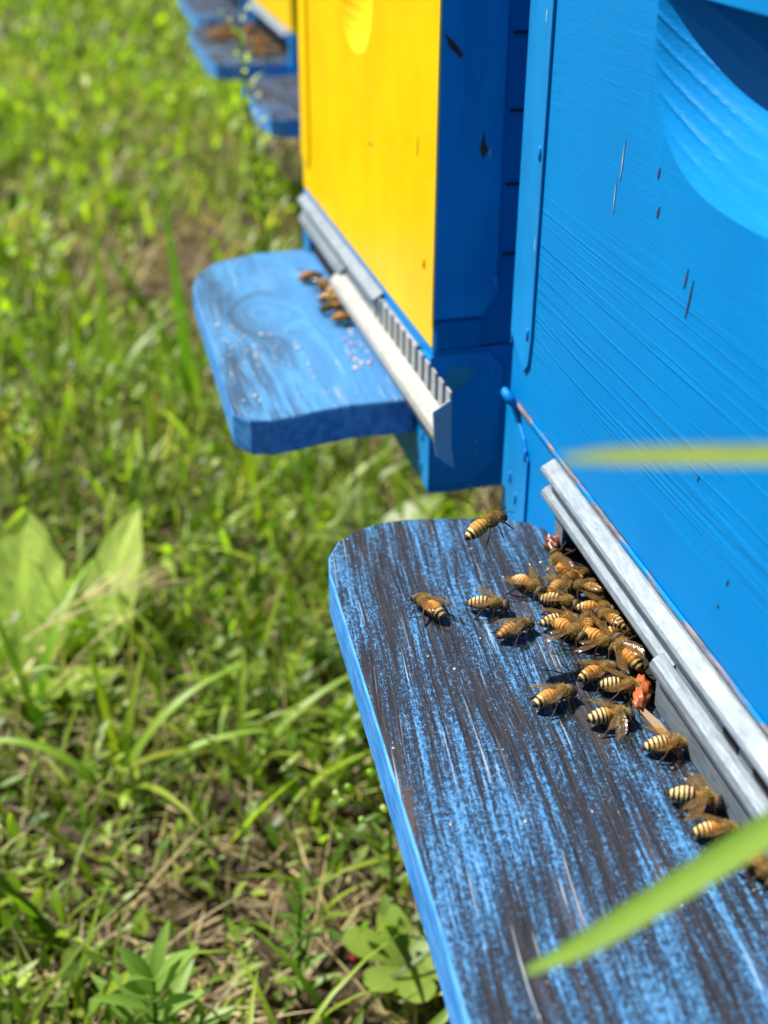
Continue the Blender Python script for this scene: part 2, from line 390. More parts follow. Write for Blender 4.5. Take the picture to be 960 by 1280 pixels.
grass = big_mesh('grass', V, Fq, mat_leaf, C); tag(grass, 'sunlit yellow green grass and small weeds over bare brown soil', 'grass', kind='stuff')
# dry straw litter + soil crumbs
parts = []
Nl = 15000; x = U(-.5, .5, Nl); y = U(.28, 1.9, Nl); P = np.stack([x, y, gheight(x, y)+U(.002, .010, Nl)], 1)
parts.append(ribbons(P, U(0, 6.28, Nl), U(.005, .032, Nl), U(.0006, .0022, Nl), U(1.35, 1.62, Nl), U(-.2, .3, Nl), U(-1, 1, Nl), green(Nl, 'straw'), 3))
Nl = 2600; x = U(-.5, .45, Nl); y = U(.36, 1.2, Nl); P = np.stack([x, y, gheight(x, y)], 1)
parts.append(ribbons(P, U(0, 6.28, Nl), U(.03, .09, Nl), U(.001, .0028, Nl), U(.4, 1.45, Nl), U(-.2, .6, Nl), U(-1, 1, Nl), green(Nl, 'straw'), 4))
Nl = 6000; x = U(-.8, .6, Nl); y = U(1.0, 3.4, Nl); P = np.stack([x, y, gheight(x, y)], 1)
parts.append(ribbons(P, U(0, 6.28, Nl), U(.03, .10, Nl), U(.0015, .004, Nl), U(.2, 1.5, Nl), U(-.2, .5, Nl), U(-1, 1, Nl), green(Nl, 'straw'), 3))
V, Fq, C = merge(parts); straw = big_mesh('straw_litter', V, Fq, mat_leaf, C); tag(straw, 'dry straw bits strewn over the soil among the grass', 'straw litter', kind='stuff')
ico = bmesh.new(); bmesh.ops.create_icosphere(ico, subdivisions=1, radius=1); iv = np.array([v.co[:] for v in ico.verts]); ifc = np.array([[v.index for v in f.verts] for f in ico.faces]); ico.free()
Nc = 9000; x = U(-.45, .5, Nc); y = U(.28, 1.6, Nc); r = .0012+.0052*rng.random(Nc)**3
ctr = np.stack([x, y, gheight(x, y)+r*.3], 1)
V = (iv[None]*(1+.35*rng.standard_normal((Nc, len(iv), 1)))*r[:, None, None]*U(.6, 1.2, (Nc, 1, 3)) + ctr[:, None]).reshape(-1, 3)
Fc = (ifc[None]+(np.arange(Nc)*len(iv))[:, None, None]).reshape(-1, 3)
cr = big_mesh('soil_crumbs', V, Fc, mat_soil, smooth=False); tag(cr, 'brown soil crumbs and clods between the weeds', 'soil crumbs', kind='stuff')

# ------------------------------------------------------------------ individual plants
def plant_mesh(name, parts, label, cat, group=None, loc=(0, 0, 0), mat=None, extra=None):
    V, Fq, C = merge(parts); r = empty(name, loc); tag(r, label, cat, group)
    o = big_mesh('foliage', V, Fq, mat or mat_leaf, C); o.parent = r
    return r
def stem_tube(parent, pts, rad, col=(.10, .16, .03), name='stem'):
    b = MB().tube(pts, rad, 6); o = mesh_obj(name, b.v, b.f, mat_leaf, parent, True, cols=np.tile(np.array(col), (len(b.v), 1))); return o
def blade(base, azd, L, W, lean, curl, twist=0., col=(.16, .26, .03), seg=14, oval=0., fold=.3):
    A = np.array
    return ribbons(A([base], dtype=float), A([R(azd)]), A([L]), A([W]), A([lean]), A([curl]), A([twist]), A([col], dtype=float), seg, oval, fold)
def big_leaf(base, azd, L, W, lean, curl, col, seg=22, cross=12, ph=0.):
    """broad leaf with ribs: V,F,C like blade()"""
    a = R(azd); V, C = [], []; r = 0.; z = 0.
    for i in range(seg+1):
        t = i/seg; an = lean+curl*t
        hw = W/2*(max(0.0, math.sin(math.pi*min(1, .02+.98*t)**.72))**.75)+.0006
        for j in range(cross+1):
            q = 2*j/cross-1; vein = abs(((t*9-abs(q)*2.2) % 1)-.5)*2; up_ = .06*W*abs(q)**1.5+.010*W*math.sin(t*23+q*5+ph)*abs(q)+.012*W*(vein-.5)
            ww = q*hw*(1+.05*math.sin(t*31+ph)*abs(q))
            V.append((base[0]+r*math.cos(a)-ww*math.sin(a)-up_*math.cos(an)*math.cos(a), base[1]+r*math.sin(a)+ww*math.cos(a)-up_*math.cos(an)*math.sin(a), base[2]+z+up_*math.sin(an)))
            k = 1.35 if abs(q) < .05 else (1.22 if vein < .22 else .95)
            k *= 1+.12*math.sin(t*13+q*7+ph); C.append(tuple(c*k for c in col))
        r += math.sin(an)*L/seg; z += math.cos(an)*L/seg
    F_ = [(i*(cross+1)+j, i*(cross+1)+j+1, (i+1)*(cross+1)+j+1, (i+1)*(cross+1)+j) for i in range(seg) for j in range(cross)]
    return np.array(V), np.array(F_), np.array(C)
def ground_at(x, y): return float(gheight(np.array(x), np.array(y)))
def whorl_plant(x, y, H, label, n_wh=7, L=.026, W=.0055, group=None, name='weed_seedling', topcol=(.20, .32, .05), lean=(.05, .03)):
    z0 = ground_at(x, y); r = empty(name, (x, y, z0)); tag(r, label, 'weed', group)
    ps = []
    for i in range(n_wh):
        t = (i+1)/n_wh
        for k in range(3 if i < n_wh-1 else 4):
            ps.append(blade((lean[0]*H*t, lean[1]*H*t, H*t), i*67+k*(120 if i < n_wh-1 else 90)+rnd.uniform(-15, 15), L*(1.1-.55*t)*rnd.uniform(.8, 1.15), W*(1.1-.3*t), .5+.55*(1-t), .55, 0, topcol, 8, .75, .35))
    V, Fq, C = merge(ps); o = big_mesh('leaf', V, Fq, mat_leaf, C); o.name = 'foliage'; o.parent = r
    stem_tube(r, [(lean[0]*H*t, lean[1]*H*t, H*t) for t in np.linspace(0, 1, 6)], [.0016-.0008*t for t in np.linspace(0, 1, 6)])
    return r
whorl_plant(-.0215, .40, .055, 'bright green seedling with pointed leaves at the bottom edge of the photo', 6, .044, .0095, topcol=(.22, .36, .08))
whorl_plant(.050, .425, .075, 'upright leafy weed with small bunched top leaves right of the pointed seedling', 10, .020, .0042, topcol=(.16, .29, .05))
whorl_plant(.010, .52, .05, 'low bushy weed with short pale leaves behind the bottom seedlings', 8, .016, .0035, topcol=(.17, .27, .05))
# rosette under the near board edge
ps = [blade((0, 0, .004), a, L, .0165, 1.0, .5, 0, (.22, .32, .06), 14, 1.5, .1) for a, L in ((95, .034), (150, .036), (215, .030), (270, .032), (330, .03), (40, .032), (120, .022))]
x, y = .104, .412; plant_mesh('rosette_weed', ps, 'round leaved pale green rosette on the soil beside the worn board', 'weed', loc=(x, y, ground_at(x, y)+.012))
# big broad leaves, left
for (x, y, ovl, az, L, W, ln, cu, lab) in ((-.096, .735, 1.2, 82, .118, .066, .50, .35, 'broad pale green leaf clump at the left edge of the photo'), (-.046, .735, .95, 55, .118, .044, .45, .40, 'upright broad leaf clump with a pointed tip right of the wider leaves')):
    z0 = ground_at(x, y)
    ps = [big_leaf((0, 0, .0), az, L, W, ln, cu, (.50, .62, .16), ph=az), big_leaf((-.012, .01, .0), az+62, L*.75, W*.8, .8, .6, (.50, .62, .10), ph=2), big_leaf((.01, -.01, .0), az+195, L*.62, W*.75, .95, .6, (.30, .42, .08), ph=4)]
    plant_mesh('broad_leaf_weed', ps, lab, 'weed', loc=(x, y, z0))
x, y = .17, .80; ps = [big_leaf((0, 0, 0), a, .075, .036, .7, .7, (.20, .28, .07), ph=a) for a in (20, 110, 200, 290)]
plant_mesh('broad_leaf_weed', ps, 'flat broad leaves lying in the shade under the yellow hive', 'weed', loc=(x, y, ground_at(x, y)+.02))
# arching wide grass tufts, left and middle
def tuft(x, y, specs, label, col=(.26, .38, .04)):
    ps = [blade((rnd.uniform(-.006, .006), rnd.uniform(-.006, .006), 0), a, L, W, ln, cu, tw, tuple(c*rnd.uniform(.85, 1.2) for c in col)) for a, L, W, ln, cu, tw in specs]
    return plant_mesh('grass_tuft', ps, label, 'grass tuft', 'wide bladed grass tufts', (x, y, ground_at(x, y)))
tuft(-.035, .585, [(25, .13, .0075, .35, 1.5, .2), (60, .10, .007, .2, .6, .1), (160, .11, .008, .3, 2.0, .3), (-60, .10, .006, .5, 1.4, 0), (0, .12, .006, .7, 1.2, .3), (110, .12, .006, .1, .5, 0)], 'arching wide bladed grass tuft above the bottom left seedling')
tuft(-.085, .66, [(10, .11, .008, .2, 2.6, .2), (60, .14, .007, .1, 1.6, .1), (200, .11, .008, .3, 2.0, .3), (120, .12, .006, .2, .8, 0)], 'grass tuft with one folded over blade near the left edge')
tuft(.045, .60, [(-150, .12, .007, .5, 1.4, .2), (20, .12, .007, .6, 1.1, .1), (80, .09, .006, .3, 1.0, .3), (150, .10, .006, .9, .8, 0)], 'spreading grass tuft with low curved blades left of the worn board')
tuft(.055, 1.14, [(100, .25, .012, .10, .35, .2), (140, .22, .010, .12, .9, .1), (60, .17, .009, .3, .6, .3), (20, .2, .009, .1, .7, 0)], 'tall grass tuft rising beside the yellow hive landing board', (.17, .27, .04))
tuft(-.028, 1.08, [(90, .24, .011, .02, .3, .2), (40, .21, .010, .05, 1.9, .1), (170, .17, .009, .3, .6, .3)], 'tall grass tuft with a bent pale blade tip left of the blue board', (.17, .27, .05))
tuft(.135, .86, [(100, .13, .008, .2, .8, .2), (190, .12, .007, .4, 1.0, .1), (20, .12, .008, .3, 1.3, .3), (270, .1, .007, .5, .9, 0)], 'grass tuft in the sun just below the yellow hive board')
tuft(.085, .93, [(100, .16, .008, .1, .5, .2), (190, .14, .007, .3, .9, .1), (30, .13, .008, .2, .9, .3)], 'upright grass tuft under the outer corner of the blue board')
# dry seed head
ps = []
x, y = -.085, .66
for i in range(26):
    ps.append(blade((i*.0032, i*.0011, .075+.018*math.sin(i/26*2.4)), 15+rnd.uniform(-35, 35), rnd.uniform(.02, .045), .0016, 1.15+rnd.uniform(-.3, .25), .3, 0, (.50, .40, .24), 5))
ps.append(blade((0, 0, .0), 20, .125, .002, .35, 1.2, 0, (.45, .37, .2), 10))
plant_mesh('dry_seed_head', ps, 'straw coloured dry grass seed head bending over the left grass', 'dry grass', loc=(x, y, ground_at(x, y)))
# tall flowering weeds beyond and in the left field
def tall_weed(x, y, H, label, flowers=True, lx=.02, group='tall thin weeds standing in the field'):
    z0 = ground_at(x, y); r = empty('tall_weed', (x, y, z0)); tag(r, label, 'weed', group)
    ps = []; nn = int(H/.011)
    for i in range(nn):
        t = (i+1)/nn; ps.append(blade((lx*t*H, 0, H*t), i*137.5, rnd.uniform(.025, .045)*(1.15-.6*t), .008*(1.1-.5*t), .5, .9, 0, (.15+.05*t, .24+.05*t, .03), 5, .8))
    V, Fq, C = merge(ps); o = big_mesh('foliage', V, Fq, mat_leaf, C); o.parent = r
    stem_tube(r, [(lx*t*H, 0, H*t) for t in np.linspace(0, 1, 8)], [.0022-.0014*t for t in np.linspace(0, 1, 8)])
    if flowers:
        ps = []
        for i in range(26):
            t = rnd.uniform(.72, 1.04); a = rnd.uniform(0, 360); d = rnd.uniform(.004, .016); b = (lx*H*t+d*math.cos(R(a)), d*math.sin(R(a)), H*t)
            ps.append(blade(b, a, .005, .004, .6, .6, 0, (.55, .60, .32), 3, 1.))
        V, Fq, C = merge(ps); f = big_mesh('flower_cluster', V, Fq, mat_leaf, C); f.parent = r
    return r
tall_weed(.142, 1.06, .385, 'tall stalky weed with white buds crossing in front of the far landing boards', lx=-.085)
tall_weed(.150, 1.20, .24, 'leafy tall weed between the far boards and the yellow hive corner', False)
for (x, y, H, lab) in ((-.14, 1.05, .17, 'tall thin weed at the left edge with pale flower dots'), (-.08, 1.20, .19, 'tall thin weed with yellow green top left of the bare soil patch'), (-.16, 1.45, .20, 'tall thin weed far left in the blurred field'), (.0, 1.35, .15, 'tall thin weed just left of the bare soil patch'), (-.03, .98, .12, 'short flowering weed left of the blue board'), (-.10, .93, .13, 'short flowering weed above the broad left leaves')):
    tall_weed(x, y, H, lab)
# budding plant beside worn board
x, y = .118, .47; z0 = ground_at(x, y); r = empty('budding_weed', (x, y, z0)); tag(r, 'slender weed with yellow green flower buds poking out beside the worn board', 'weed')
pts = [(-.006, -.012, 0), (-.016, -.03, .05), (-.02, -.045, .09), (-.024, -.055, .125)]
stem_tube(r, pts, [.0013, .0011, .0009, .0006])
rootp = Vector((-.023, -.052, .118)); heads = []
for i in range(9):
    a = R(i*47+20); tip = rootp + Vector((-.010+.013*math.cos(a), .012*math.sin(a), .012+.004*math.sin(i*2.1)))
    stem_tube(r, [rootp, (rootp+tip)/2+Vector((0, 0, .001)), tip], [.0005, .0004, .0004], name='flower_stalk')
    b = MB(); b.tube([tip-Vector((0, 0, .0002)), tip+Vector((-.0006, 0, .0006)), tip+Vector((-.0013, 0, .0016)), tip+Vector((-.002, 0, .0030)), tip+Vector((-.0022, 0, .0036))], [.0004, .0012, .0015, .0012, .0005], 8)
    mesh_obj('flower_bud', b.v, b.f, mat_leaf, r, True, cols=np.tile(np.array((.42, .55, .16) if i % 3 else (.62, .66, .42)), (len(b.v), 1)))
ps = [blade((-.016, -.03, .05+i*.006), i*120, .018, .0035, .9, .5, 0, (.15, .25, .05), 6, .8) for i in range(6)]
V, Fq, C = merge(ps); o = big_mesh('foliage', V, Fq, mat_leaf, C); o.parent = r
# red berry
mat_berry = simple('berry_red', (.38, .03, .04), .4)
b = bmesh.new(); bmesh.ops.create_icosphere(b, subdivisions=3, radius=.0030); bmesh.ops.scale(b, vec=(1.15, 1, .85), verts=b.verts)
for v in b.verts: v.co *= 1+.04*math.sin(900*v.co.x+700*v.co.y)
me = bpy.data.meshes.new('red_berry'); b.to_mesh(me); b.free(); me.materials.append(mat_berry); o = bpy.data.objects.new('red_berry', me); COL.objects.link(o)
o.location = (.083, .440, ground_at(.083, .440)+.004); tag(o, 'tiny dull red berry lying on the soil left of the round leaved rosette', 'berry')
for p in o.data.polygons: p.use_smooth = True
# dry stalk below yellow hive
def stalk(pts, rad, label, col, name='dry_stalk'):
    b = MB().tube(pts, rad, 7); o = mesh_obj(name, b.v, b.f, mat_leaf, None, True, cols=np.tile(np.array(col), (len(b.v), 1))); tag(o, label, 'dry stalk'); return o
stalk([(.165, .76, -.235), (.185, .745, -.24), (.215, .72, -.25)], [.002, .003, .0025], 'pale snapped dry stalk on the grass under the yellow hive corner', (.6, .52, .38))
stalk([(.175, .90, -.20), (.15, .80, -.23), (.125, .70, -.262), (.105, .64, -.272)], .0011, 'thin dark twig leaning from the yellow hive towards the grass', (.05, .045, .03), 'twig')

for (a, b, r_, lab) in (((-.078, .47), (-.060, .415), .0016, 'pale broken straw stalk lying at the bottom left of the photo'), ((.058, .50), (.078, .455), .0013, 'light brown dry stalk on bare soil left of the worn board'),
                        ((.080, .60), (.092, .555), .0014, 'curled tan stalk near the budding weed'), ((-.03, .47), (-.012, .44), .0012, 'short tan stalk behind the pointed seedling')):
    za, zb = ground_at(*a)+.012, ground_at(*b)+.006
    stalk([(a[0], a[1], za), ((a[0]*.6+b[0]*.4)+.003, a[1]*.6+b[1]*.4, (za+zb)/2+.004), (b[0], b[1], zb)], [r_*.7, r_, r_*.8], lab, (.55, .44, .28))
# ------------------------------------------------------------------ landing boards
def board(parent, outline, mat, z0=-.018, z1=0., dz=.0015):
    """plank with its top in the weathered material and its edges in paint; the top outline is rounded by a bevel"""
    b = MB().prism(outline, 'z', z0, z1)
    o = b.build('landing_board', mat, parent)
    o.data.materials.append(mat_edge)
    for p in o.data.polygons:
        if abs(p.normal.z) < .5: p.material_index = 1
    bv = o.modifiers.new('bevel', 'BEVEL'); bv.width = dz; bv.segments = 3; bv.limit_method = 'ANGLE'; bv.angle_limit = R(50)
    return o

# ------------------------------------------------------------------ hives
def recess_front(name, y0, y1, z0, z1, thick, yc, hw, zb, zt, mat, parent, slope=.62, expo=2.6):
    """front panel (outer face x=0, hive to +x) with a scooped hand hold"""
    ys = np.unique(np.concatenate([np.linspace(y0, yc-hw, 12), yc+hw*np.sin(np.linspace(-math.pi/2, math.pi/2, 151)), np.linspace(yc+hw, y1, 12)]))
    V, Fc = [], []
    def zo(y):
        u = abs(y-yc)/hw
        return zt-(zt-zb)*(max(0, 1-min(u, 1)**expo))**(1/expo)
    M = 64; rows = []
    for y in ys:
        inside = abs(y-yc) < hw-1e-6; col = []
        zl = zo(y) if inside else zt
        for k in range(5): V.append((0, y, z0+(zl-z0)*k/4)); col.append(len(V)-1)      # below
        u = abs(y-yc)/hw
        for k in range(1, M+1):
            z = zl+(zt-zl)*k/M
            d = slope*(z-zl)*max(0, 1-u*u)**.8
            # saw-cut ridges: shallow concentric steps
            rr = math.hypot(y-yc+.007, (z-zt-.096)); fr_ = (rr*215) % 1; d -= (.00042*max(0, 1-abs(fr_-.5)*5) if inside else 0)*min(1, (z-zl)/.006)*(.25+.75*max(0, min(1, (y-yc)/hw*1.5)))
            V.append((max(d, 0) if inside else 0, y, z)); col.append(len(V)-1)
        if True: V.append((0, y, zt+1e-5)); col.append(len(V)-1)
        V.append((0, y, z1)); col.append(len(V)-1)
        rows.append(col)
    for a, b in zip(rows, rows[1:]):
        for i in range(len(a)-1): Fc.append((a[i], b[i], b[i+1], a[i+1]))
    n = len(V)   # back + rim so the panel is a solid
    V += [(thick, y0, z0), (thick, y1, z0), (thick, y1, z1), (thick, y0, z1)]
    Fc.append((n+3, n+2, n+1, n)); lo = [r[0] for r in rows]; hi = [r[-1] for r in rows]
    Fc.append(tuple([n, n+1]+lo[::-1])); Fc.append(tuple([n+2, n+3]+hi)); Fc.append(tuple([n+3, n]+rows[0])); Fc.append(tuple([n+1, n+2]+rows[-1][::-1]))
    o = mesh_obj(name, V, Fc, mat, parent)
    bm = bmesh.new(); bm.from_mesh(o.data); bmesh.ops.remove_doubles(bm, verts=bm.verts, dist=1e-7); bmesh.ops.recalc_face_normals(bm, faces=bm.faces)
    for f in bm.faces: f.smooth = True
    for e in bm.edges:
        if len(e.link_faces) == 2 and e.calc_face_angle(0) > R(18): e.smooth = False
    bm.to_mesh(o.data); bm.free(); return o

def nail(parent, x, y, z, axis='x', mat=None):
    b = bmesh.new(); bmesh.ops.create_uvsphere(b, u_segments=14, v_segments=8, radius=.0021)
    bmesh.ops.scale(b, vec=(.42, .62, 1.35) if axis == 'x' else (.62, .42, 1.35), verts=b.verts)
    me = bpy.data.meshes.new('nail'); b.to_mesh(me); b.free(); me.materials.append(mat or mat_nail)
    for p in me.polygons: p.use_smooth = True
    o = bpy.data.objects.new('nail', me); COL.objects.link(o); o.location = (x, y, z); o.parent = parent; return o

def corner_plate(parent, pts_front, pts_side, yc, mat=None, nails=(), th=.0011, nails_side=()):
    """bent sheet over the hive corner: front wing on the face (x=0 plane), side wing on the side (y=yc plane)"""
    side = 1 if yc > 0.2 else -1
    b = MB()
    if pts_front: b.prism(pts_front, 'x', -th, .0)
    if pts_side: b.prism(pts_side, 'y', yc, yc+side*th) if side > 0 else b.prism(pts_side, 'y', yc-th, yc)
    o = b.build('corner_plate', mat or mat_enamel, parent, bevel=.0004)
    nm = mat if mat is not None else None
    for y, z in nails: nail(o, -th, y, z, 'x', nm)
    for x, z in nails_side: nail(o, x, yc+side*th, z, 'y', nm)
    return o

def sheet(parent, name, prof, y0, y1, mat, th=.0008):
    """folded sheet: open profile (x,z) with thickness, run along y"""
    P = [Vector((p[0], 0, p[1])) for p in prof]; off = []
    for i, p in enumerate(P):
        a = (P[min(i+1, len(P)-1)]-P[max(i-1, 0)]).normalized(); off.append(p+Vector((a.z, 0, -a.x))*th)
    loop = [(p.x, p.z) for p in P]+[(p.x, p.z) for p in reversed(off)]
    return MB().prism(loop, 'y', y0, y1).build(name, mat, parent, bevel=.00025)

def hive_shell(root, W, body_mat, D=.42, ztop=.30, side_mat=None, hand=None, slot=None):
    """walls of the upper box and the bottom box, lid, and entrance slot; local x=0 is the front, y from 0 to W"""
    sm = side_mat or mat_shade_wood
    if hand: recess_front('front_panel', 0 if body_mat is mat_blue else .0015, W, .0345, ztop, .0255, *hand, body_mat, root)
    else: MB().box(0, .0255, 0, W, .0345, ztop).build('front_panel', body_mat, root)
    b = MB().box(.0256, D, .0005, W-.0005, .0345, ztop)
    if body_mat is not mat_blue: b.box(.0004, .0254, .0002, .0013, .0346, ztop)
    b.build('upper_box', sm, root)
    MB().box(-.004, D+.004, -.004, W+.004, ztop+.001, ztop+.05).build('lid', mat_lidmetal, root, bevel=.002)
    y0, y1 = slot; b = MB()
    b.box(0, .03, 0, W, -.038, -.003); b.box(0, .03, 0, y0, -.003, .0335); b.box(0, .03, y1, W, -.003, .0335); b.box(0, .03, y0, y1, .0175, .0335)
    b.box(.0301, D, .0004, W-.0004, -.038, .0335)
    b.build('bottom_box', mat_blue, root)
    MB().box(.022, .0299, y0+.0002, y1-.0002, -.0028, .0174).build('entrance', mat_dark, root)  # near-black block: the shade inside the hive is put into its colour
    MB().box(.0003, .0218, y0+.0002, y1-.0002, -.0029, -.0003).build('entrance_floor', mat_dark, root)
def stand(x, y, W, label):
    r = empty('hive_stand', (x, y, 0)); tag(r, label, 'hive stand', 'block stands under the hives')
    for i in (0, 1):
        yy = .03+i*(W-.16); zg = ground_at(x+.2, y+yy)
        MB().box(.13, .40, yy, yy+.10, zg-.03, -.0385).build('block', mat_block, r, bevel=.003)

# ---------------- near blue hive: front plane x=.150, y .104-.442
H1 = empty('beehive', (.150, .104, 0)); W1 = .338
tag(H1, 'nearest blue beehive with a scooped hand hold and bees at its entrance', 'beehive', 'painted wooden hives in a row')
hive_shell(H1, W1, mat_blue, hand=(.171, .062, .1500, .198), slot=(.02, .270))
# bare worn rim along the seam
MB().box(-.0013, .0, .0, .331, .0324, .0345).build('rim', mat_rim, H1, bevel=.0006)
o = corner_plate(H1, [(.3395, .40), (.3395, .0545), (.3185, .0515), (.3150, .0565), (.3128, .40)] if 0 else [(.3392, .296), (.3392, .0600), (.3210, .0495), (.3165, .0540), (.3150, .0660), (.3150, .296)],
             [(-.001, .296), (-.001, .055), (.02, .055), (.024, .06), (.024, .296)], W1, nails=((.3180, .1345), (.3185, .0660), (.3180, .225)))
o['label'] = 'tall blue metal corner strip with a pointed lower end'
o = corner_plate(H1, [(.3392, -.037), (.3392, .0318), (.3330, .0335), (.3155, .0230), (.3090, .0165), (.3085, -.037)], [(-.001, -.037), (-.001, .030), (.022, .030), (.022, -.037)], W1,
             nails=((.3120, .0175), (.3285, -.0005), (.3205, -.0065), (.318, -.028)))
o['label'] = 'lower blue metal corner plate with its edge lifting'
MB().tube([(-.0012, .338, .0335), (-.0035, .3350, .0362), (-.0046, .3310, .0372), (-.0035, .3275, .0352), (-.001, .3260, .0325)], [.0008, .0014, .0019, .0022, .0012], 9).build('catch', mat_blue, H1, smooth=True)
# folded metal entrance strips
sheet(H1, 'upper_entrance_strip', [(.0, .0312), (-.0012, .0309), (-.0052, .0285), (-.0055, .0281), (-.0055, .0275)], .004, .280, mat_zinc, .0009)
b = MB(); yy = .004
b.box(-.0024, -.0008, .004, .279, .0165, .0285); b.build('strip_back', mat_zinc_plain, H1)
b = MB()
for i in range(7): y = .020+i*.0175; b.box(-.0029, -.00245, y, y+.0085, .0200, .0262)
b.build('vent_hole', mat_dark, H1)  # thin near-black plates stand in for the shade inside the holes
sheet(H1, 'lower_entrance_strip', [(-.0004, .0196), (-.0025, .0193), (-.0038, .0182), (-.0042, .0172), (-.0041, .0165)], .165, .281, mat_zinc, .0009)
sheet(H1, 'sliding_gate', [(-.0030, .0190), (-.0046, .0186), (-.0060, .0174), (-.0066, .0160), (-.0064, .0148), (-.0036, .0126), (-.0030, .0004)], .004, .172, mat_zinc, .0009)
t = mesh_obj('latch_tab', *(lambda b: (b.v, b.f))(MB().box(-.0026, -.0017, .262, .2698, -.0025, .016)), mat_zinc, H1)
near_out = [(-.0004, .02), (-.0004, .283), (-.006, .290), (-.012, .2935), (-.030, .2985), (-.050, .3020), (-.062, .3015), (-.073, .2975), (-.081, .2905), (-.0865, .2800), (-.0885, .268), (-.0905, .10), (-.0930, .02), (-.094, -.02), (-.0004, -.02)]
B1 = board(H1, near_out, mat_board_worn); B1['label'] = 'dark weathered board with blue paint rubbed off along the grain'

# ---------------- yellow hive, turned slightly
T2 = R(2.2)
mat_board_fix = None
H2 = empty('beehive', (.130, .493, 0), T2); W2 = .295
tag(H2, 'yellow fronted beehive with dark blue shaded side and a slotted metal slider', 'beehive', 'painted wooden hives in a row')
hive_shell(H2, W2, mat_yellow, hand=(.147, .037, .1380, .186), slot=(.02, .275))
corner_plate(H2, [(-.0012, .045), (-.0012, .296), (.018, .296), (.018, .065), (.014, .053), (.006, .047)], None, 0, mat_yellow, nails=((.013, .07), (.012, .20)))
sp = corner_plate(H2, None, [(-.0011, .0485), (-.0011, .296), (.0265, .296), (.0280, .068), (.0295, .060), (.0225, .0485)], 0, mat_enamel, nails_side=((.0275, .0640), (.016, .150), (.004, .19)))
corner_plate(H2, [(W2+.0012, .055), (W2+.0012, .296), (W2-.024, .296), (W2-.024, .060), (W2-.018, .05)], None, W2, mat_yellow)
MB().box(.0008, .0215, -.0016, .0, .0346, .0470).build('joint_end_grain', mat_shade_wood, H2)
b = MB()
for z in (.075, .105, .135, .165, .185): b.box(.030, .16, -.0006, .0, z, z+.0010)
b.build('box_joint', mat_dark, H2)
sp2 = corner_plate(H2, [(-.0012, -.036), (-.0012, .0300), (.012, .0300), (.017, .024), (.017, -.036)], [(-.0011, -.034), (-.0011, .0315), (.026, .0315), (.0330, .024), (.0330, -.022), (.022, -.034)], 0, mat_enamel, nails=((.009, -.012), (.010, -.028)), nails_side=((.029, .02), (.02, -.018)))
corner_plate(H2, [(W2+.0012, -.036), (W2+.0012, .0300), (W2-.012, .0300), (W2-.020, .022), (W2-.020, -.036)], None, W2, mat_enamel)
sheet(H2, 'upper_entrance_strip', [(.0, .0312), (-.0012, .0309), (-.0052, .0285), (-.0055, .0281), (-.0055, .0275)], .086, .287, mat_zinc, .0009)
b = MB().box(-.0020, -.0006, .02, .286, .0170, .0290); b.build('strip_back', mat_zinc_plain, H2)
sheet(H2, 'lower_entrance_strip', [(-.0004, .0205), (-.0030, .0190), (-.0050, .0160), (-.0047, .0138)], .166, .287, mat_zinc, .0009)
# slider: comb of teeth, sloping ledge, riser
sheet(H2, 'slider', [(-.0022, .0160), (-.0066, .0142), (-.0086, .0120), (-.0090, .0095), (-.0062, .0030)], -.036, .172, mat_zinc_pale, .0009)
b = MB(); y = -.036
while y < .095: b.box(-.0030, -.0021, y, y+.0060, .0158, .0292); y += .0108
b.build('slider_comb', mat_zinc_pale, H2)
fl = [(-.0022, -.0365, .0262), (-.0105, -.0372, .0215), (-.0095, -.0368, .0065), (-.0018, -.0362, .0075), (-.0088, -.0385, .0010), (-.0005, -.0380, -.0060)]
V = [(p[0], p[1]+d, p[2]) for d in (0, .0008) for p in fl]
fl_o = mesh_obj('slider_flap', V, [(0, 1, 2, 3), (3, 2, 4, 5), (9, 8, 7, 6), (11, 10, 8, 9), (0, 6, 7, 1), (1, 7, 8, 2), (2, 8, 10, 4), (4, 10, 11, 5), (5, 11, 9, 3), (3, 9, 6, 0)], mat_zinc_plain, H2)
yo = [(-.0004, .025), (-.030, .0255), (-.048, .0225), (-.060, .0185), (-.070, .0170), (-.080, .0195), (-.0865, .030), (-.0835, .215), (-.078, .238), (-.064, .258), (-.038, .270), (-.008, .272), (-.0004, .262)]
B2 = board(H2, yo, mat_board_blue); B2['label'] = 'brighter blue landing board with a knot and pale crumbs'

def marks(parent, name, polys, plane, mat, label=None, th=.00025):
    for pl in polys:
        b = MB()
        if plane == 'x': b.prism(pl, 'x', -th, .0004)
        else: b.prism(pl, 'y', -.0011-th, -.0008)
        o = b.build(name, mat, parent)
    if label: o['label'] = label
    return o
def sliver(y0, z0, y1, z1, w):
    d = Vector((y1-y0, z1-z0)).normalized(); p = Vector((-d.y, d.x))*w/2; my, mz = (y0+y1)/2, (z0+z1)/2
    return [(y0, z0), (my+p.x, mz+p.y), (y1, z1), (my-p.x*.8, mz-p.y*.8)]
mat_wear = simple('bare_wood_scratch', (.50, .50, .48), .7); mat_chip = simple('chip_dark', (.045, .035, .03), .8); mat_smudge = simple('turquoise_smudge', (.02, .30, .45), .6)
marks(H1, 'paint_scratch', [sliver(.2457, .1545, .2466, .1420, .0006), sliver(.2493, .1420, .2497, .1310, .0005)], 'x', mat_wear)
marks(H1, 'paint_chip', [sliver(.1945, .1310, .1955, .1250, .0009), sliver(.1905, .1290, .1925, .1175, .0009), sliver(.2195, .1525, .2203, .1490, .0012), sliver(.2170, .1420, .2180, .1385, .0014), sliver(.148, .060, .1485, .0575, .0009), sliver(.151, .050, .1513, .0485, .0008), sliver(.172, .079, .1725, .077, .0008)], 'x', mat_chip)
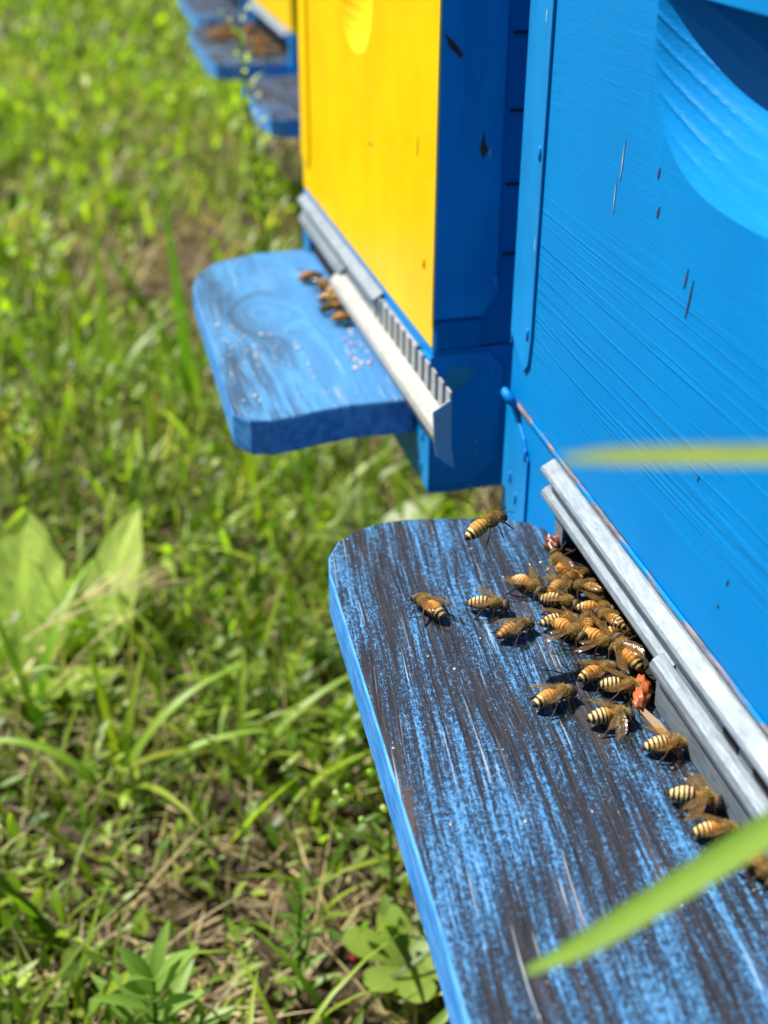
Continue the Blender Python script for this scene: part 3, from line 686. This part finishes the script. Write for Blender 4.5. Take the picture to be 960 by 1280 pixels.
marks(H2, 'paint_chip', [sliver(.0012, .11, .0018, .104, .0012), sliver(.020, .074, .0205, .069, .0012), sliver(.0010, .150, .0015, .135, .0008), sliver(.03, .12, .0302, .112, .0006), sliver(.11, .100, .120, .0985, .0008)], 'x', mat_chip)
marks(H2, 'paint_smudge', [[(.004, .018), (.008, .0245), (.015, .0262), (.020, .0225), (.014, .0165), (.009, .0120)]], 'y', mat_smudge)
marks(H2, 'dark_scuff', [[(.0175, .1205), (.0190, .1280), (.0200, .1230), (.0215, .1205), (.0190, .1170)], [(.001, .166), (.005, .163), (.009, .158), (.008, .1565), (.003, .161)]], 'y', mat_chip)
# ---------------- far hives
def far_hive(x, y, W, rz, front, bo, label, bmat, strip=True):
    h = empty('beehive', (x, y, 0), rz); tag(h, label, 'beehive', 'painted wooden hives in a row')
    hive_shell(h, W, front, slot=(.03, W-.03))
    for yy, s in ((0, 1), (W, -1)):
        e = .0012
        corner_plate(h, [(yy-s*e, -.036), (yy-s*e, .030), (yy+s*.02, .030), (yy+s*.02, -.036)], None, yy, mat_enamel)
        corner_plate(h, [(yy-s*e, .046), (yy-s*e, .296), (yy+s*.02, .296), (yy+s*.02, .046)], None, yy, mat_enamel if front is not mat_yellow or s < 0 else mat_yellow)
    sheet(h, 'entrance_strip', [(.0, .0312), (-.0012, .0309), (-.0052, .0285), (-.0055, .0281), (-.0055, .0275)], .03, W-.03, mat_zinc, .0009)
    board(h, bo, bmat)
    return h
far_hive(.232, 1.10, .34, 0, mat_blue, [(-.003, .07), (-.070, .072), (-.084, .085), (-.090, .13), (-.090, .26), (-.080, .30), (-.003, .31)], 'third beehive in the row, mostly hidden behind the yellow one, its scuffed board showing', mat_board_far)
far_hive(.213, 1.47, .36, R(1), mat_yellow, [(-.003, .02), (-.070, .022), (-.085, .035), (-.092, .07), (-.090, .33), (-.003, .35)], 'small far yellow beehive at the top edge with orange bees on its board', mat_board_far)
far_hive(.205, 1.89, .36, R(1), mat_blue, [(-.003, .0), (-.055, .0), (-.066, .015), (-.070, .07), (-.068, .33), (-.003, .35)], 'farthest visible blue beehive showing only the end of its landing board', mat_board_far)
stand(.15, .10, W1, 'block stand under the nearest blue hive'); stand(.13, .49, W2, 'block stand under the yellow hive')
stand(.23, 1.10, .34, 'block stand under the third hive'); stand(.213, 1.47, .36, 'block stand under the far yellow hive'); stand(.205, 1.89, .36, 'block stand under the farthest hive')

# ------------------------------------------------------------------ debris on boards
mat_prop = simple('propolis', (.36, .10, .03), .38); mat_shard = simple('wax_shard', (.50, .26, .09), .35); mat_rust = simple('resin_red', (.17, .035, .018), .4)
def lump(name, loc, sc, rz, mat, label, cat, seed=1, rough=.20):
    b = bmesh.new(); bmesh.ops.create_icosphere(b, subdivisions=4, radius=1); r2 = random.Random(seed); off = [r2.uniform(0, 6) for _ in range(6)]
    for v in b.verts:
        p = v.co; v.co = p*(1+rough*math.sin(3*p.x+off[0])*math.cos(4*p.y+off[1])+rough*.6*math.sin(9*p.z+7*p.x+off[2])+rough*.35*math.sin(17*p.y+13*p.x+off[3])*math.sin(15*p.z+off[4]))
        v.co.x *= sc[0]; v.co.y *= sc[1]; v.co.z = max(v.co.z, -.6)*sc[2]
    for f in b.faces: f.smooth = True
    me = bpy.data.meshes.new(name); b.to_mesh(me); b.free(); me.materials.append(mat); o = bpy.data.objects.new(name, me); COL.objects.link(o)
    o.location = loc; o.rotation_euler.z = rz; return tag(o, label, cat)
lump('propolis_lump', (.1435, .2800, .0026), (.0026, .0078, .0026), R(-24), mat_prop, 'glossy orange brown propolis lump in the middle of the entrance', 'propolis', 2)
lump('propolis_lump', (.1465, .3700, .0026), (.0027, .0048, .0042), R(15), mat_rust, 'dark red resin lump at the far end of the near entrance', 'propolis', 4)
def shard(pts, w, label, mat, name='wood_splinter', seed=0):
    b = MB(); b.tube(pts, w, 5); o = b.build(name, mat); return tag(o, label, 'splinter')
shard([(.1455, .3065, .0022), (.1470, .297, .0035), (.1476, .2885, .0025)], [.0004, .0017, .0006], 'golden straw splinter just left of the orange lump', mat_shard)
shard([(.1474, .2775, .0035), (.1482, .2700, .0030), (.1477, .2640, .0012)], [.0003, .0006, .0009], 'pale straw splinter right of the orange lump', simple('pale_straw', (.6, .5, .33), .6))
shard([(.1400, .2790, .0008), (.1425, .2640, .0012), (.1440, .2520, .0008)], [.0008, .0022, .0012], 'flat brown wood splinter lying on the board by the entrance', simple('brown_splinter', (.22, .14, .08), .7))
shard([(.1455, .3745, .0050), (.1440, .3690, .0040), (.1452, .3610, .0015)], [.0003, .0004, .0003], 'thin pale straw leaning on the red resin lump', simple('straw_bit', (.65, .52, .35), .6), 'straw_bit')
shard([(.1465, .3555, .0010), (.1478, .3500, .0030), (.1475, .3440, .0045)], [.0003, .0008, .0005], 'pale chip standing in the entrance below the topmost bee', simple('pale_chip', (.6, .55, .45), .6), 'wood_chip')
def crumbs(name, boxes, label, palette, root=None, seed=3, ang=0, org=(0, 0)):
    r = np.random.default_rng(seed); Vs, Fs, Cs, o = [], [], [], 0
    for (x0, x1, y0, y1, n, rmin, rmax) in boxes:
        for i in range(n):
            rr = rmin+(rmax-rmin)*r.random()**2.2; c = np.array([r.uniform(x0, x1), r.uniform(y0, y1), rr*.35])
            v = iv*(1+.3*r.standard_normal((len(iv), 1)))*rr*np.array([1, 1, .55])*r.uniform(.6, 1.2, 3)+c
            Vs.append(v); Fs.append(ifc+o); o += len(iv); Cs.append(np.tile(np.array(palette[r.integers(len(palette))]), (len(iv), 1)))
    ob = big_mesh(name, np.concatenate(Vs), np.concatenate(Fs), mat_crumb, np.concatenate(Cs), smooth=False); return tag(ob, label, 'crumbs', kind='stuff')
n = NT('crumb'); mat_crumb = n.fin(n.attr('Col'), .7)
crumbs('pollen_crumbs', [(.045, .085, .57, .64, 42, .0004, .0013), (.045, .12, .53, .60, 34, .0004, .0012), (.108, .1185, .56, .615, 46, .0005, .0015), (.06, .12, .60, .72, 16, .0003, .0008)],
       'white and orange crumbs scattered on the yellow hive board', [(.8, .8, .78), (.75, .72, .7), (.7, .35, .15), (.6, .3, .3), (.8, .75, .5)])
crumbs('dust_crumbs', [(.065, .145, .18, .38, 40, .0002, .0006), (.138, .1475, .20, .37, 60, .0004, .0011)], 'tiny pale specks on the dark weathered board', [(.5, .5, .5), (.45, .3, .18), (.2, .13, .08)], seed=8)

# ------------------------------------------------------------------ bees
mat_bee = None
n = NT('bee_body'); c = n.attr('Col'); mat_bee = n.fin(c, .6, 0, n.bump(n.noise(n.co, 9000, 2), .5, .00015), .3)
n = NT('bee_eye'); mat_eye = n.fin((.012, .008, .006), .12, 0, n.bump(n.noise(n.co, 12000, 1), .2, .00005), .7)
n = NT('bee_hair'); c = n.attr('Col'); n.fin(c, .55, 0, None, .2)
tr = n.n('ShaderNodeBsdfTranslucent'); n.l(c, tr.inputs[0]); mx = n.n('ShaderNodeMixShader'); mx.inputs[0].default_value = .3
n.l(n.b.outputs[0], mx.inputs[1]); n.l(tr.outputs[0], mx.inputs[2]); n.l(mx.outputs[0], n.out.inputs[0]); mat_hair = n.m
n = NT('bee_wing'); uvc = n.attr('Col')
vo = n.n('ShaderNodeTexVoronoi', feature='DISTANCE_TO_EDGE'); n.l(n.map((520, 1000, 1)), vo.inputs['Vector']); vo.inputs['Scale'].default_value = 1
vein = n.math('SUBTRACT', 1.0, n.step(vo.outputs['Distance'], .03, .12))
n.fin(n.mix(vein, (.50, .33, .13), (.10, .05, .018)), .18, 0, n.bump(n.noise(n.co, 1500, 2), .5, .0003), .8)
tp = n.n('ShaderNodeBsdfTransparent'); tp.inputs[0].default_value = (.96, .84, .60, 1)
mx = n.n('ShaderNodeMixShader'); n.l(n.math('ADD', .12, n.math('MULTIPLY', vein, .42)), mx.inputs[0]); n.l(tp.outputs[0], mx.inputs[1]); n.l(n.b.outputs[0], mx.inputs[2]); n.l(mx.outputs[0], n.out.inputs[0]); mat_wing = n.m

def bee_mesh(seed, style, bend, detail=1.0):
    """one continuous lofted body (head, thorax, abdomen) with legs and antennae grown from it. heading +x, feet at z=0"""
    r = random.Random(seed); nr = np.random.default_rng(seed)
    NS = int(92*detail); SG = int(22*detail); xs = np.linspace(-.0072, .0061, NS)
    def prof(x):
        def el(c, a, b): u = (x-c)/a; return b*math.sqrt(1-u*u) if abs(u) < 1 else 0
        ab = 0
        if x < -.0001:
            t = (-.0001-x)/.0071; ab = .00215*(math.sin(math.pi*min(1, t*.96+.035)**.72)**.62) if t < 1 else 0
            ab *= 1+.022*math.sin(t*6*2*math.pi)
        th = el(.0016, .00195, .00195); hd = el(.0046, .00115, .00165); nk = .0006 if -.0006 < x < .0045 else 0
        return ab, th, hd, max(ab, th, hd, nk, .00008)
    V, C = [], []
    orange = {'orange': 4, 'pale': 0, 'mixed': 2, 'amber': 6}[style]
    for i, x in enumerate(xs):
        ab, th, hd, rad = prof(x); part = 'a' if ab >= max(th, hd) and x < .0 else ('h' if hd > th else 't')
        zc = .0033 - (.0006 if x < -.003 else 0)*0 ; cx = x
        if x < 0: u = -x/.0072; zc -= bend*.0026*u*u; 
        if part == 'h' or x > .0034: zc -= .0006*min(1, (x-.0034)/.0012 if x > .0034 else 0)
        wy, wz = rad, rad
        if part == 'a': wy, wz = rad*1.02, rad*.94
        if part == 'h': wy, wz = rad*1.08, rad*1.05
        t = (-.0001-x)/.0071
        for j in range(SG):
            a = 2*math.pi*j/SG; top = math.sin(a)
            V.append((cx+(nr.random()-.5)*.00003, wy*math.cos(a), zc+wz*math.sin(a)))
            if part == 'a':
                k = t*6.2; seg = int(k); fr = k-seg; fr += .10*math.cos(a*2)
                bandc = (.72, .50, .20) if seg >= orange else (.52, .23, .03)
                if style == 'pale': bandc = (.66, .47, .20) if seg > 0 else (.60, .30, .06)
                if style == 'amber': bandc = (.38, .19, .04)
                darkc = (.016, .009, .005) if seg >= orange-1 else (.12, .04, .008)
                if seg < orange: c = darkc if fr > (.62 if style == 'amber' else .76) else bandc
                else: c = bandc if fr < .46 else darkc
                if t > .90: c = (.04, .02, .01)
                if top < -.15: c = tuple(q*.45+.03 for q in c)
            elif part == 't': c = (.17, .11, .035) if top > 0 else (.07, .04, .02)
            else: c = (.045, .03, .018) if x > .0046 else (.12, .08, .035)
            C.append(tuple(q*r.uniform(.88, 1.12) for q in c))
    Fc = [(i*SG+j, i*SG+(j+1) % SG, (i+1)*SG+(j+1) % SG, (i+1)*SG+j) for i in range(NS-1) for j in range(SG)]
    Fc += [tuple(range(SG))[::-1], tuple((NS-1)*SG+j for j in range(SG))]
    mb = MB(); 
    def leg(x0, s, kx, ky, fx, fy, rad, kz=.0036):
        jit = lambda q: r.uniform(-q, q)
        kx += jit(.0003); fx += jit(.0006); fy += jit(.0004)
        p0 = (x0, s*.0009, .0021); p1 = (x0+(kx-x0)*.55, s*(ky*.62), .0030); p2 = (kx, s*ky, kz-.0012); p3 = (fx*.55+kx*.45, s*(fy*.5+ky*.5), .0011); p4 = (fx, s*fy, .00012); p5 = (fx+(fx-kx)*.25, s*(fy+.0004), .00008)
        mb.tube([p0, p1, p2, p3, p4, p5], [rad*1.2, rad*1.25, rad*.9, rad*1.15, rad*.6, rad*.3], 6)
    for s in (-1, 1):
        leg(.0028, s, .0042, .0022, .0052, .0034, .00021); leg(.0016, s, .0014, .0034, .0012, .0050, .00022); leg(.0003, s, -.0020, .0036, -.0042, .0046, .00030)
        mb.tube([(.0054, s*.0005, .0032), (.0063, s*.0011, .0038), (.0078, s*.0019+r.uniform(-.0003, .0003), .0030)], [.00011, .00010, .00009], 5)
    mb.tube([(.0050, 0, .0014), (.0052, 0, .0008), (.0049, 0, .0003)], [.0004, .0003, .00012], 6)
    o = len(V); V += mb.v; Fc += [tuple(q+o for q in f) for f in mb.f]; C += [(.035, .018, .009)]*len(mb.v)
    return np.array(V), Fc, np.array(C), prof
def hair_mesh(seed, bend, style, N=1500):
    r = np.random.default_rng(seed); V = []; C = []
    for i in range(N):
        k = r.random()
        if k < .62: ctr = np.array([.0016, 0, .0033]); ra = np.array([.00185, .0018, .0018]); L = r.uniform(.0005, .0010); base = np.array([.60, .41, .11]) if style != 'amber' else np.array([.38, .25, .08])
        elif k < .76: ctr = np.array([.0045, 0, .0028]); ra = np.array([.0010, .0016, .0016]); L = r.uniform(.0002, .0005); base = np.array([.55, .42, .22])
        else:
            tt = r.uniform(.02, .85); x = -.0003-.0066*tt; rad = .0020*math.sin(math.pi*min(1, tt*.96+.035)**.72)**.62
            ctr = np.array([x, 0, .0033-bend*.0026*(x/.0072)**2]); ra = np.array([.0001, rad, rad]); L = r.uniform(.0002, .00045); base = np.array([.78, .62, .34])
        d = r.standard_normal(3); 
        if k < .62 and d[2] < -.3: d[2] *= -1
        if k >= .76: d[0] = 0
        d /= np.linalg.norm(d)+1e-9; p = ctr+d*ra; dd = d+.35*r.standard_normal(3)+np.array([-.3, 0, 0]); dd /= np.linalg.norm(dd)
        s = np.cross(dd, r.standard_normal(3)); s /= np.linalg.norm(s)+1e-9; wdt = .000055
        V += [p-s*wdt, p+s*wdt, p+dd*L]; c = base*r.uniform(.6, 1.3); C += [c*.7, c*.7, c*1.1]
    n3 = np.arange(N*3).reshape(-1, 3); return np.array(V), n3, np.clip(np.array(C), 0, 1)
def wing_mesh(L, W, cam_=.00025):
    """wing lying along -x from the root at the origin, leading edge +y"""
    V, Fc = [], []; n = 14; m_ = 6
    for i in range(n+1):
        t = i/n; up_ = W*.32*math.sin(math.pi*min(1, t**.8*.97+.02))**.6; lo = -W*.68*math.sin(math.pi*min(1, t**1.35*.95+.03))**.7
        for j in range(m_+1):
            q = j/m_; V.append((-L*t, lo+(up_-lo)*q, cam_*math.sin(q*math.pi*3+t*5)*t))
    for i in range(n):
        for j in range(m_): a = i*(m_+1)+j; Fc.append((a, a+1, a+m_+2, a+m_+1))
    return V, Fc
wingF = None; wingH = None
def make_wing(parent, L, W, side, spread, pitch, roll, fore):
    V, Fc = wing_mesh(L, W)
    V = [(x, y*-side, z) for x, y, z in V] if side > 0 else [(x, y, z) for x, y, z in V]
    me = bpy.data.meshes.new('wing'); me.from_pydata(V, [], Fc); me.materials.append(mat_wing)
    for p in me.polygons: p.use_smooth = True
    o = bpy.data.objects.new('wing', me); COL.objects.link(o); o.parent = parent
    o.location = (.0020 if fore else .0009, side*.0011, .0048 if fore else .0046)
    # wing points along -x; yaw outward by spread, pitch raises tip, roll banks it
    M = Matrix.Rotation(-side*spread, 3, 'Z') @ Matrix.Rotation(pitch, 3, 'Y') @ Matrix.Rotation(side*roll, 3, 'X')
    o.rotation_euler = M.to_euler()
    return o
def make_bee(pos, head, upv, seed, style='mixed', wings='folded', scale=1.08, bend=.6, label='', group='honey bees on the worn landing board', detail=1.0, simple_=False):
    root = empty('honey_bee'); h = Vector(head).normalized(); u = Vector(upv); u = (u-h*u.dot(h)).normalized(); s = u.cross(h)
    M = Matrix((h, s, u)).transposed().to_4x4()*1; M = M @ Matrix.Scale(scale*1.05, 4); M.translation = Vector(pos); root.matrix_world = M
    tag(root, label, 'bee', group)
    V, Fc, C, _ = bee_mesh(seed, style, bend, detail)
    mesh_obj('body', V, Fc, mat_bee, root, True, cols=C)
    if not simple_:
        Vh, Fh, Ch = hair_mesh(seed, bend, style); o = big_mesh('fuzz', Vh, Fh, mat_hair, Ch, smooth=False); o.parent = root
        for sd in (-1, 1):
            b = bmesh.new(); bmesh.ops.create_uvsphere(b, u_segments=12, v_segments=8, radius=1); bmesh.ops.scale(b, vec=(.0006, .0005, .0010), verts=b.verts)
            me = bpy.data.meshes.new('eye'); b.to_mesh(me); b.free(); me.materials.append(mat_eye)
            for p in me.polygons: p.use_smooth = True
            e = bpy.data.objects.new('eye', me); COL.objects.link(e); e.parent = root; e.location = (.0050, sd*.00145, .0029); e.rotation_euler = (sd*.2, 0, sd*.5)
    r = random.Random(seed)
    for sd in (-1, 1):
        if wings == 'folded': a = (.12+r.uniform(-.03, .12), .10, -.25); b2 = (.30, .06, -.1)
        elif wings == 'spread': a = (.38+r.uniform(-.1, .15), .10, -.2); b2 = (.55, .02, -.1)
        elif wings == 'down': a = (1.0, -.22, .15); b2 = (.75, -.2, .1)
        elif wings == 'down_one': a = (1.1, -.25, .2) if sd < 0 else (.3, .12, -.2); b2 = (.85, -.22, .15) if sd < 0 else (.4, .05, -.1)
        elif wings == 'raised': a = (1.35, .95, -.5); b2 = (1.0, .75, -.3)
        make_wing(root, .0092, .0031, sd, a[0], a[1], a[2], True)
        make_wing(root, .0064, .0023, sd, b2[0], b2[1], b2[2], False)
    return root
def hv(deg, tilt=0): return (math.cos(R(deg)), math.sin(R(deg)), tilt)
Z = (0, 0, 1)
bees = [
 ((.0902, .3395, 0), 116, 'orange', 'folded', 1.16, .5, 'lone bee farthest left on the worn board, amber wings folded over its back'),
 ((.1113, .3360, .0), -20, 'pale', 'spread', 1.10, .4, 'bee with black and cream striped abdomen walking between the lone bee and the cluster'),
 ((.1158, .3205, 0), 21, 'amber', 'folded', 1.10, .5, 'brown winged bee just below the striped walking bee'),
 ((.1280, .3445, 0), -62, 'mixed', 'spread', 1.12, .5, 'orange and white striped bee above the cluster facing the viewer'),
 ((.1164, .2828, 0), 17, 'orange', 'folded', 1.15, .4, 'golden bee alone in the middle of the board next to its dark shadow'),
 ((.1341, .2916, 0), 16, 'orange', 'folded', 1.14, .3, 'bee with long shiny pale wings lying along its back under the cluster'),
 ((.1386, .2832, 0), -18, 'pale', 'spread', 1.08, .2, 'bee with bold black and cream bands touching the orange propolis lump'),
 ((.1299, .2700, 0), -2, 'mixed', 'down_one', 1.12, .3, 'orange striped bee with one wing hanging towards the viewer'),
 ((.1412, .2544, 0), -7, 'pale', 'spread', 1.08, .5, 'striped bee standing by the sliding gate above the two lowest bees'),
 ((.1395, .2315, 0), -27, 'pale', 'down', 1.12, .3, 'dark banded bee beside the gate just above the green grass blade'),
 ((.1400, .2190, 0), -10, 'mixed', 'folded', 1.02, .5, 'bee half covered by the blurred green grass blade'),
 ((.1440, .2040, 0), -78, 'amber', 'folded', 1.12, .5, 'dark bee at the right edge below the green blade'),
 ((.1392, .3420, .001), 35, 'amber', 'spread', 1.05, .5, 'topmost bee of the cluster on the board, seen from behind'),
 ((.1460, .3380, .001), 150, 'amber', 'folded', 1.05, .5, 'cluster bee half inside the entrance beside the topmost one'),
 ((.1358, .3325, .0), -35, 'pale', 'folded', 1.08, .4, 'cream striped bee at the upper left of the cluster'),
 ((.1460, .3245, .001), -22, 'orange', 'spread', 1.05, .4, 'rusty orange bee with white bands pushing under the metal strip'),
 ((.1322, .3215, .0), -2, 'pale', 'folded', 1.08, .4, 'leftmost bee of the cluster with its tail to the open board'),
 ((.1322, .3140, .0010), -60, 'orange', 'down_one', 1.12, .5, 'bright orange cluster bee facing down with a pale wing hanging left'),
 ((.1403, .3066, .0008), -60, 'orange', 'down_one', 1.12, .4, 'orange and white bee at the lower right of the cluster'),
 ((.1492, .3110, .0), -8, 'mixed', 'folded', 1.0, .3, 'bee in the dark entrance right of the cluster, only its banded tail in the sun'),
 ((.1478, .3480, .0), 12, 'amber', 'folded', 1.0, .4, 'dark bee crawling into the entrance below the climbing bee'),
 ((.1462, .3160, .003), 120, 'mixed', 'folded', 1.0, .5, 'bee turned sideways at the foot of the metal strip within the cluster'),
 ((.1398, .3180, .0012), 70, 'amber', 'folded', 1.0, .5, 'bee squeezed in the very middle of the cluster'),
]
for i, (p, a, st, wg, sc, bd, lab) in enumerate(bees): make_bee(p, hv(a), Z, 20+i, st, wg, sc, bd, lab)
make_bee((.1455, .3545, .0040), (-.15, .88, .40), (-.80, -.10, .45), 61, 'orange', 'spread', 1.12, .9, 'bee climbing the end of the lower metal strip next to the red resin lump')
make_bee((.1465, .2960, .0060), (-.20, .90, .22), (-.75, .0, .6), 62, 'orange', 'folded', 1.18, .4, 'big golden bee clinging to the metal strip with its legs reaching up')
make_bee((.1035, .3178, .0425), (.80, .30, .22), (-.1, .0, 1), 63, 'orange', 'raised', 1.16, .4, 'bee hovering in the air over the far end of the worn board', 'flying bee')
yl = [((.1080, .6990, 0), 10, 'orange', 'first bee of the yellow hive entrance, nearest the far end'), ((.1130, .6800, 0), -75, 'orange', 'blurred bee second from the far end at the yellow hive entrance'),
      ((.1130, .6600, 0), 20, 'amber', 'blurred brown bee in the middle of the yellow hive entrance'), ((.1105, .6420, 0), 200, 'amber', 'blurred bee looking outwards at the yellow hive entrance'),
      ((.1165, .6700, .001), 60, 'orange', 'blurred bee pressed against the yellow hive strip between its neighbours'), ((.1165, .6510, .001), -40, 'mixed', 'blurred bee tucked under the yellow hive strip near the sliding comb'),
      ((.1150, .6240, 0), -15, 'orange', 'lowest bee at the yellow hive entrance with its legs casting a shadow')]
for i, (p, a, st, lab) in enumerate(yl): make_bee(p, hv(a), Z, 80+i, st, 'folded' if i % 2 else 'spread', 1.15, .5, lab, 'honey bees on the yellow hive board')
# far bees: one built small, copied
src = make_bee((0, 0, 0), hv(0), Z, 99, 'orange', 'folded', 1.2, .5, 'blurred orange bee in the crowd on the far yellow hive board', 'bees crowding the far yellow hive board', .5, True)
first = True
for i in range(46):
    x = rnd.uniform(.135, .205); y = rnd.uniform(1.67, 1.80)
    if i > 26: x = rnd.uniform(.178, .208); y = rnd.uniform(1.53, 1.68)
    if first: o = src; first = False
    else:
        o = src.copy(); COL.objects.link(o)
        for ch in src.children:
            if ch.parent is src: c2 = ch.copy(); COL.objects.link(c2); c2.parent = o
    a = rnd.uniform(0, 6.28); M = Matrix.Rotation(a, 4, 'Z') @ Matrix.Scale(1.25, 4); M.translation = Vector((x, y, 0)); o.matrix_world = M

# ------------------------------------------------------------------ foreground blades of grass (rooted in the ground, close to the lens)
def fg_blade(pts, widths, side, label, col=(.33, .45, .10)):
    pts = [Vector(p) for p in pts]
    # smooth the centre line
    def cr(p0, p1, p2, p3, t): return .5*((2*p1)+(-p0+p2)*t+(2*p0-5*p1+4*p2-p3)*t*t+(-p0+3*p1-3*p2+p3)*t*t*t)
    P, Wd = [], []
    for i in range(len(pts)-1):
        p0, p1, p2, p3 = pts[max(i-1, 0)], pts[i], pts[i+1], pts[min(i+2, len(pts)-1)]
        for k in range(8): t = k/8; P.append(cr(p0, p1, p2, p3, t)); Wd.append(widths[i]*(1-t)+widths[i+1]*t)
    P.append(pts[-1]); Wd.append(widths[-1]); V, Fc = [], []; side = Vector(side).normalized()
    for p, w_ in zip(P, Wd):
        d = Vector((0, 0, 1)); V += [p-side*w_/2, p+side.cross(Vector((1, 0, 0)))*w_*.12, p+side*w_/2]
    for i in range(len(P)-1):
        for k in (0, 1): a = i*3+k; Fc.append((a, a+1, a+4, a+3))
    n_ = len(V); th = Vector((0, .00015, -.00015)); V2 = V+[v+th for v in V]; F2 = Fc+[tuple(q+n_ for q in reversed(f)) for f in Fc]
    C = np.tile(np.array(col), (len(V2), 1)); C[1::3] *= 1.25
    o = mesh_obj('tall_grass', V2, F2, mat_leaf_fg, None, True, cols=C); return tag(o, label, 'grass blade', 'close grass blades in front of the near hive')
fg_blade([(.125, .000, -.285), (.150, .000, -.10), (.158, .040, .06), (.140, .110, .1150), (.1168, .1325, .1105), (.0968, .1302, .0987), (.0835, .1290, .0914), (.0677, .1277, .0829), (.0598, .1272, .0790), (.0516, .1271, .0757)], [.004, .005, .0056, .0058, .0058, .0058, .0054, .0048, .0036, .0010], (.1, .75, .65), 'blurred green grass blade slanting over the bottom right of the worn board')
fg_blade([(.115, -.010, -.285), (.140, .0, -.05), (.145, .030, .11), (.120, .095, .1630), (.0962, .1216, .1659), (.0774, .1256, .1656), (.0665, .1279, .1655), (.0576, .1298, .1653), (.0516, .1309, .1650)], [.003, .0034, .0036, .0032, .0030, .0028, .0027, .0022, .0004], (.1, .75, .65), 'faint yellowish grass blade crossing the blue hive front, out of focus', (.42, .46, .12))
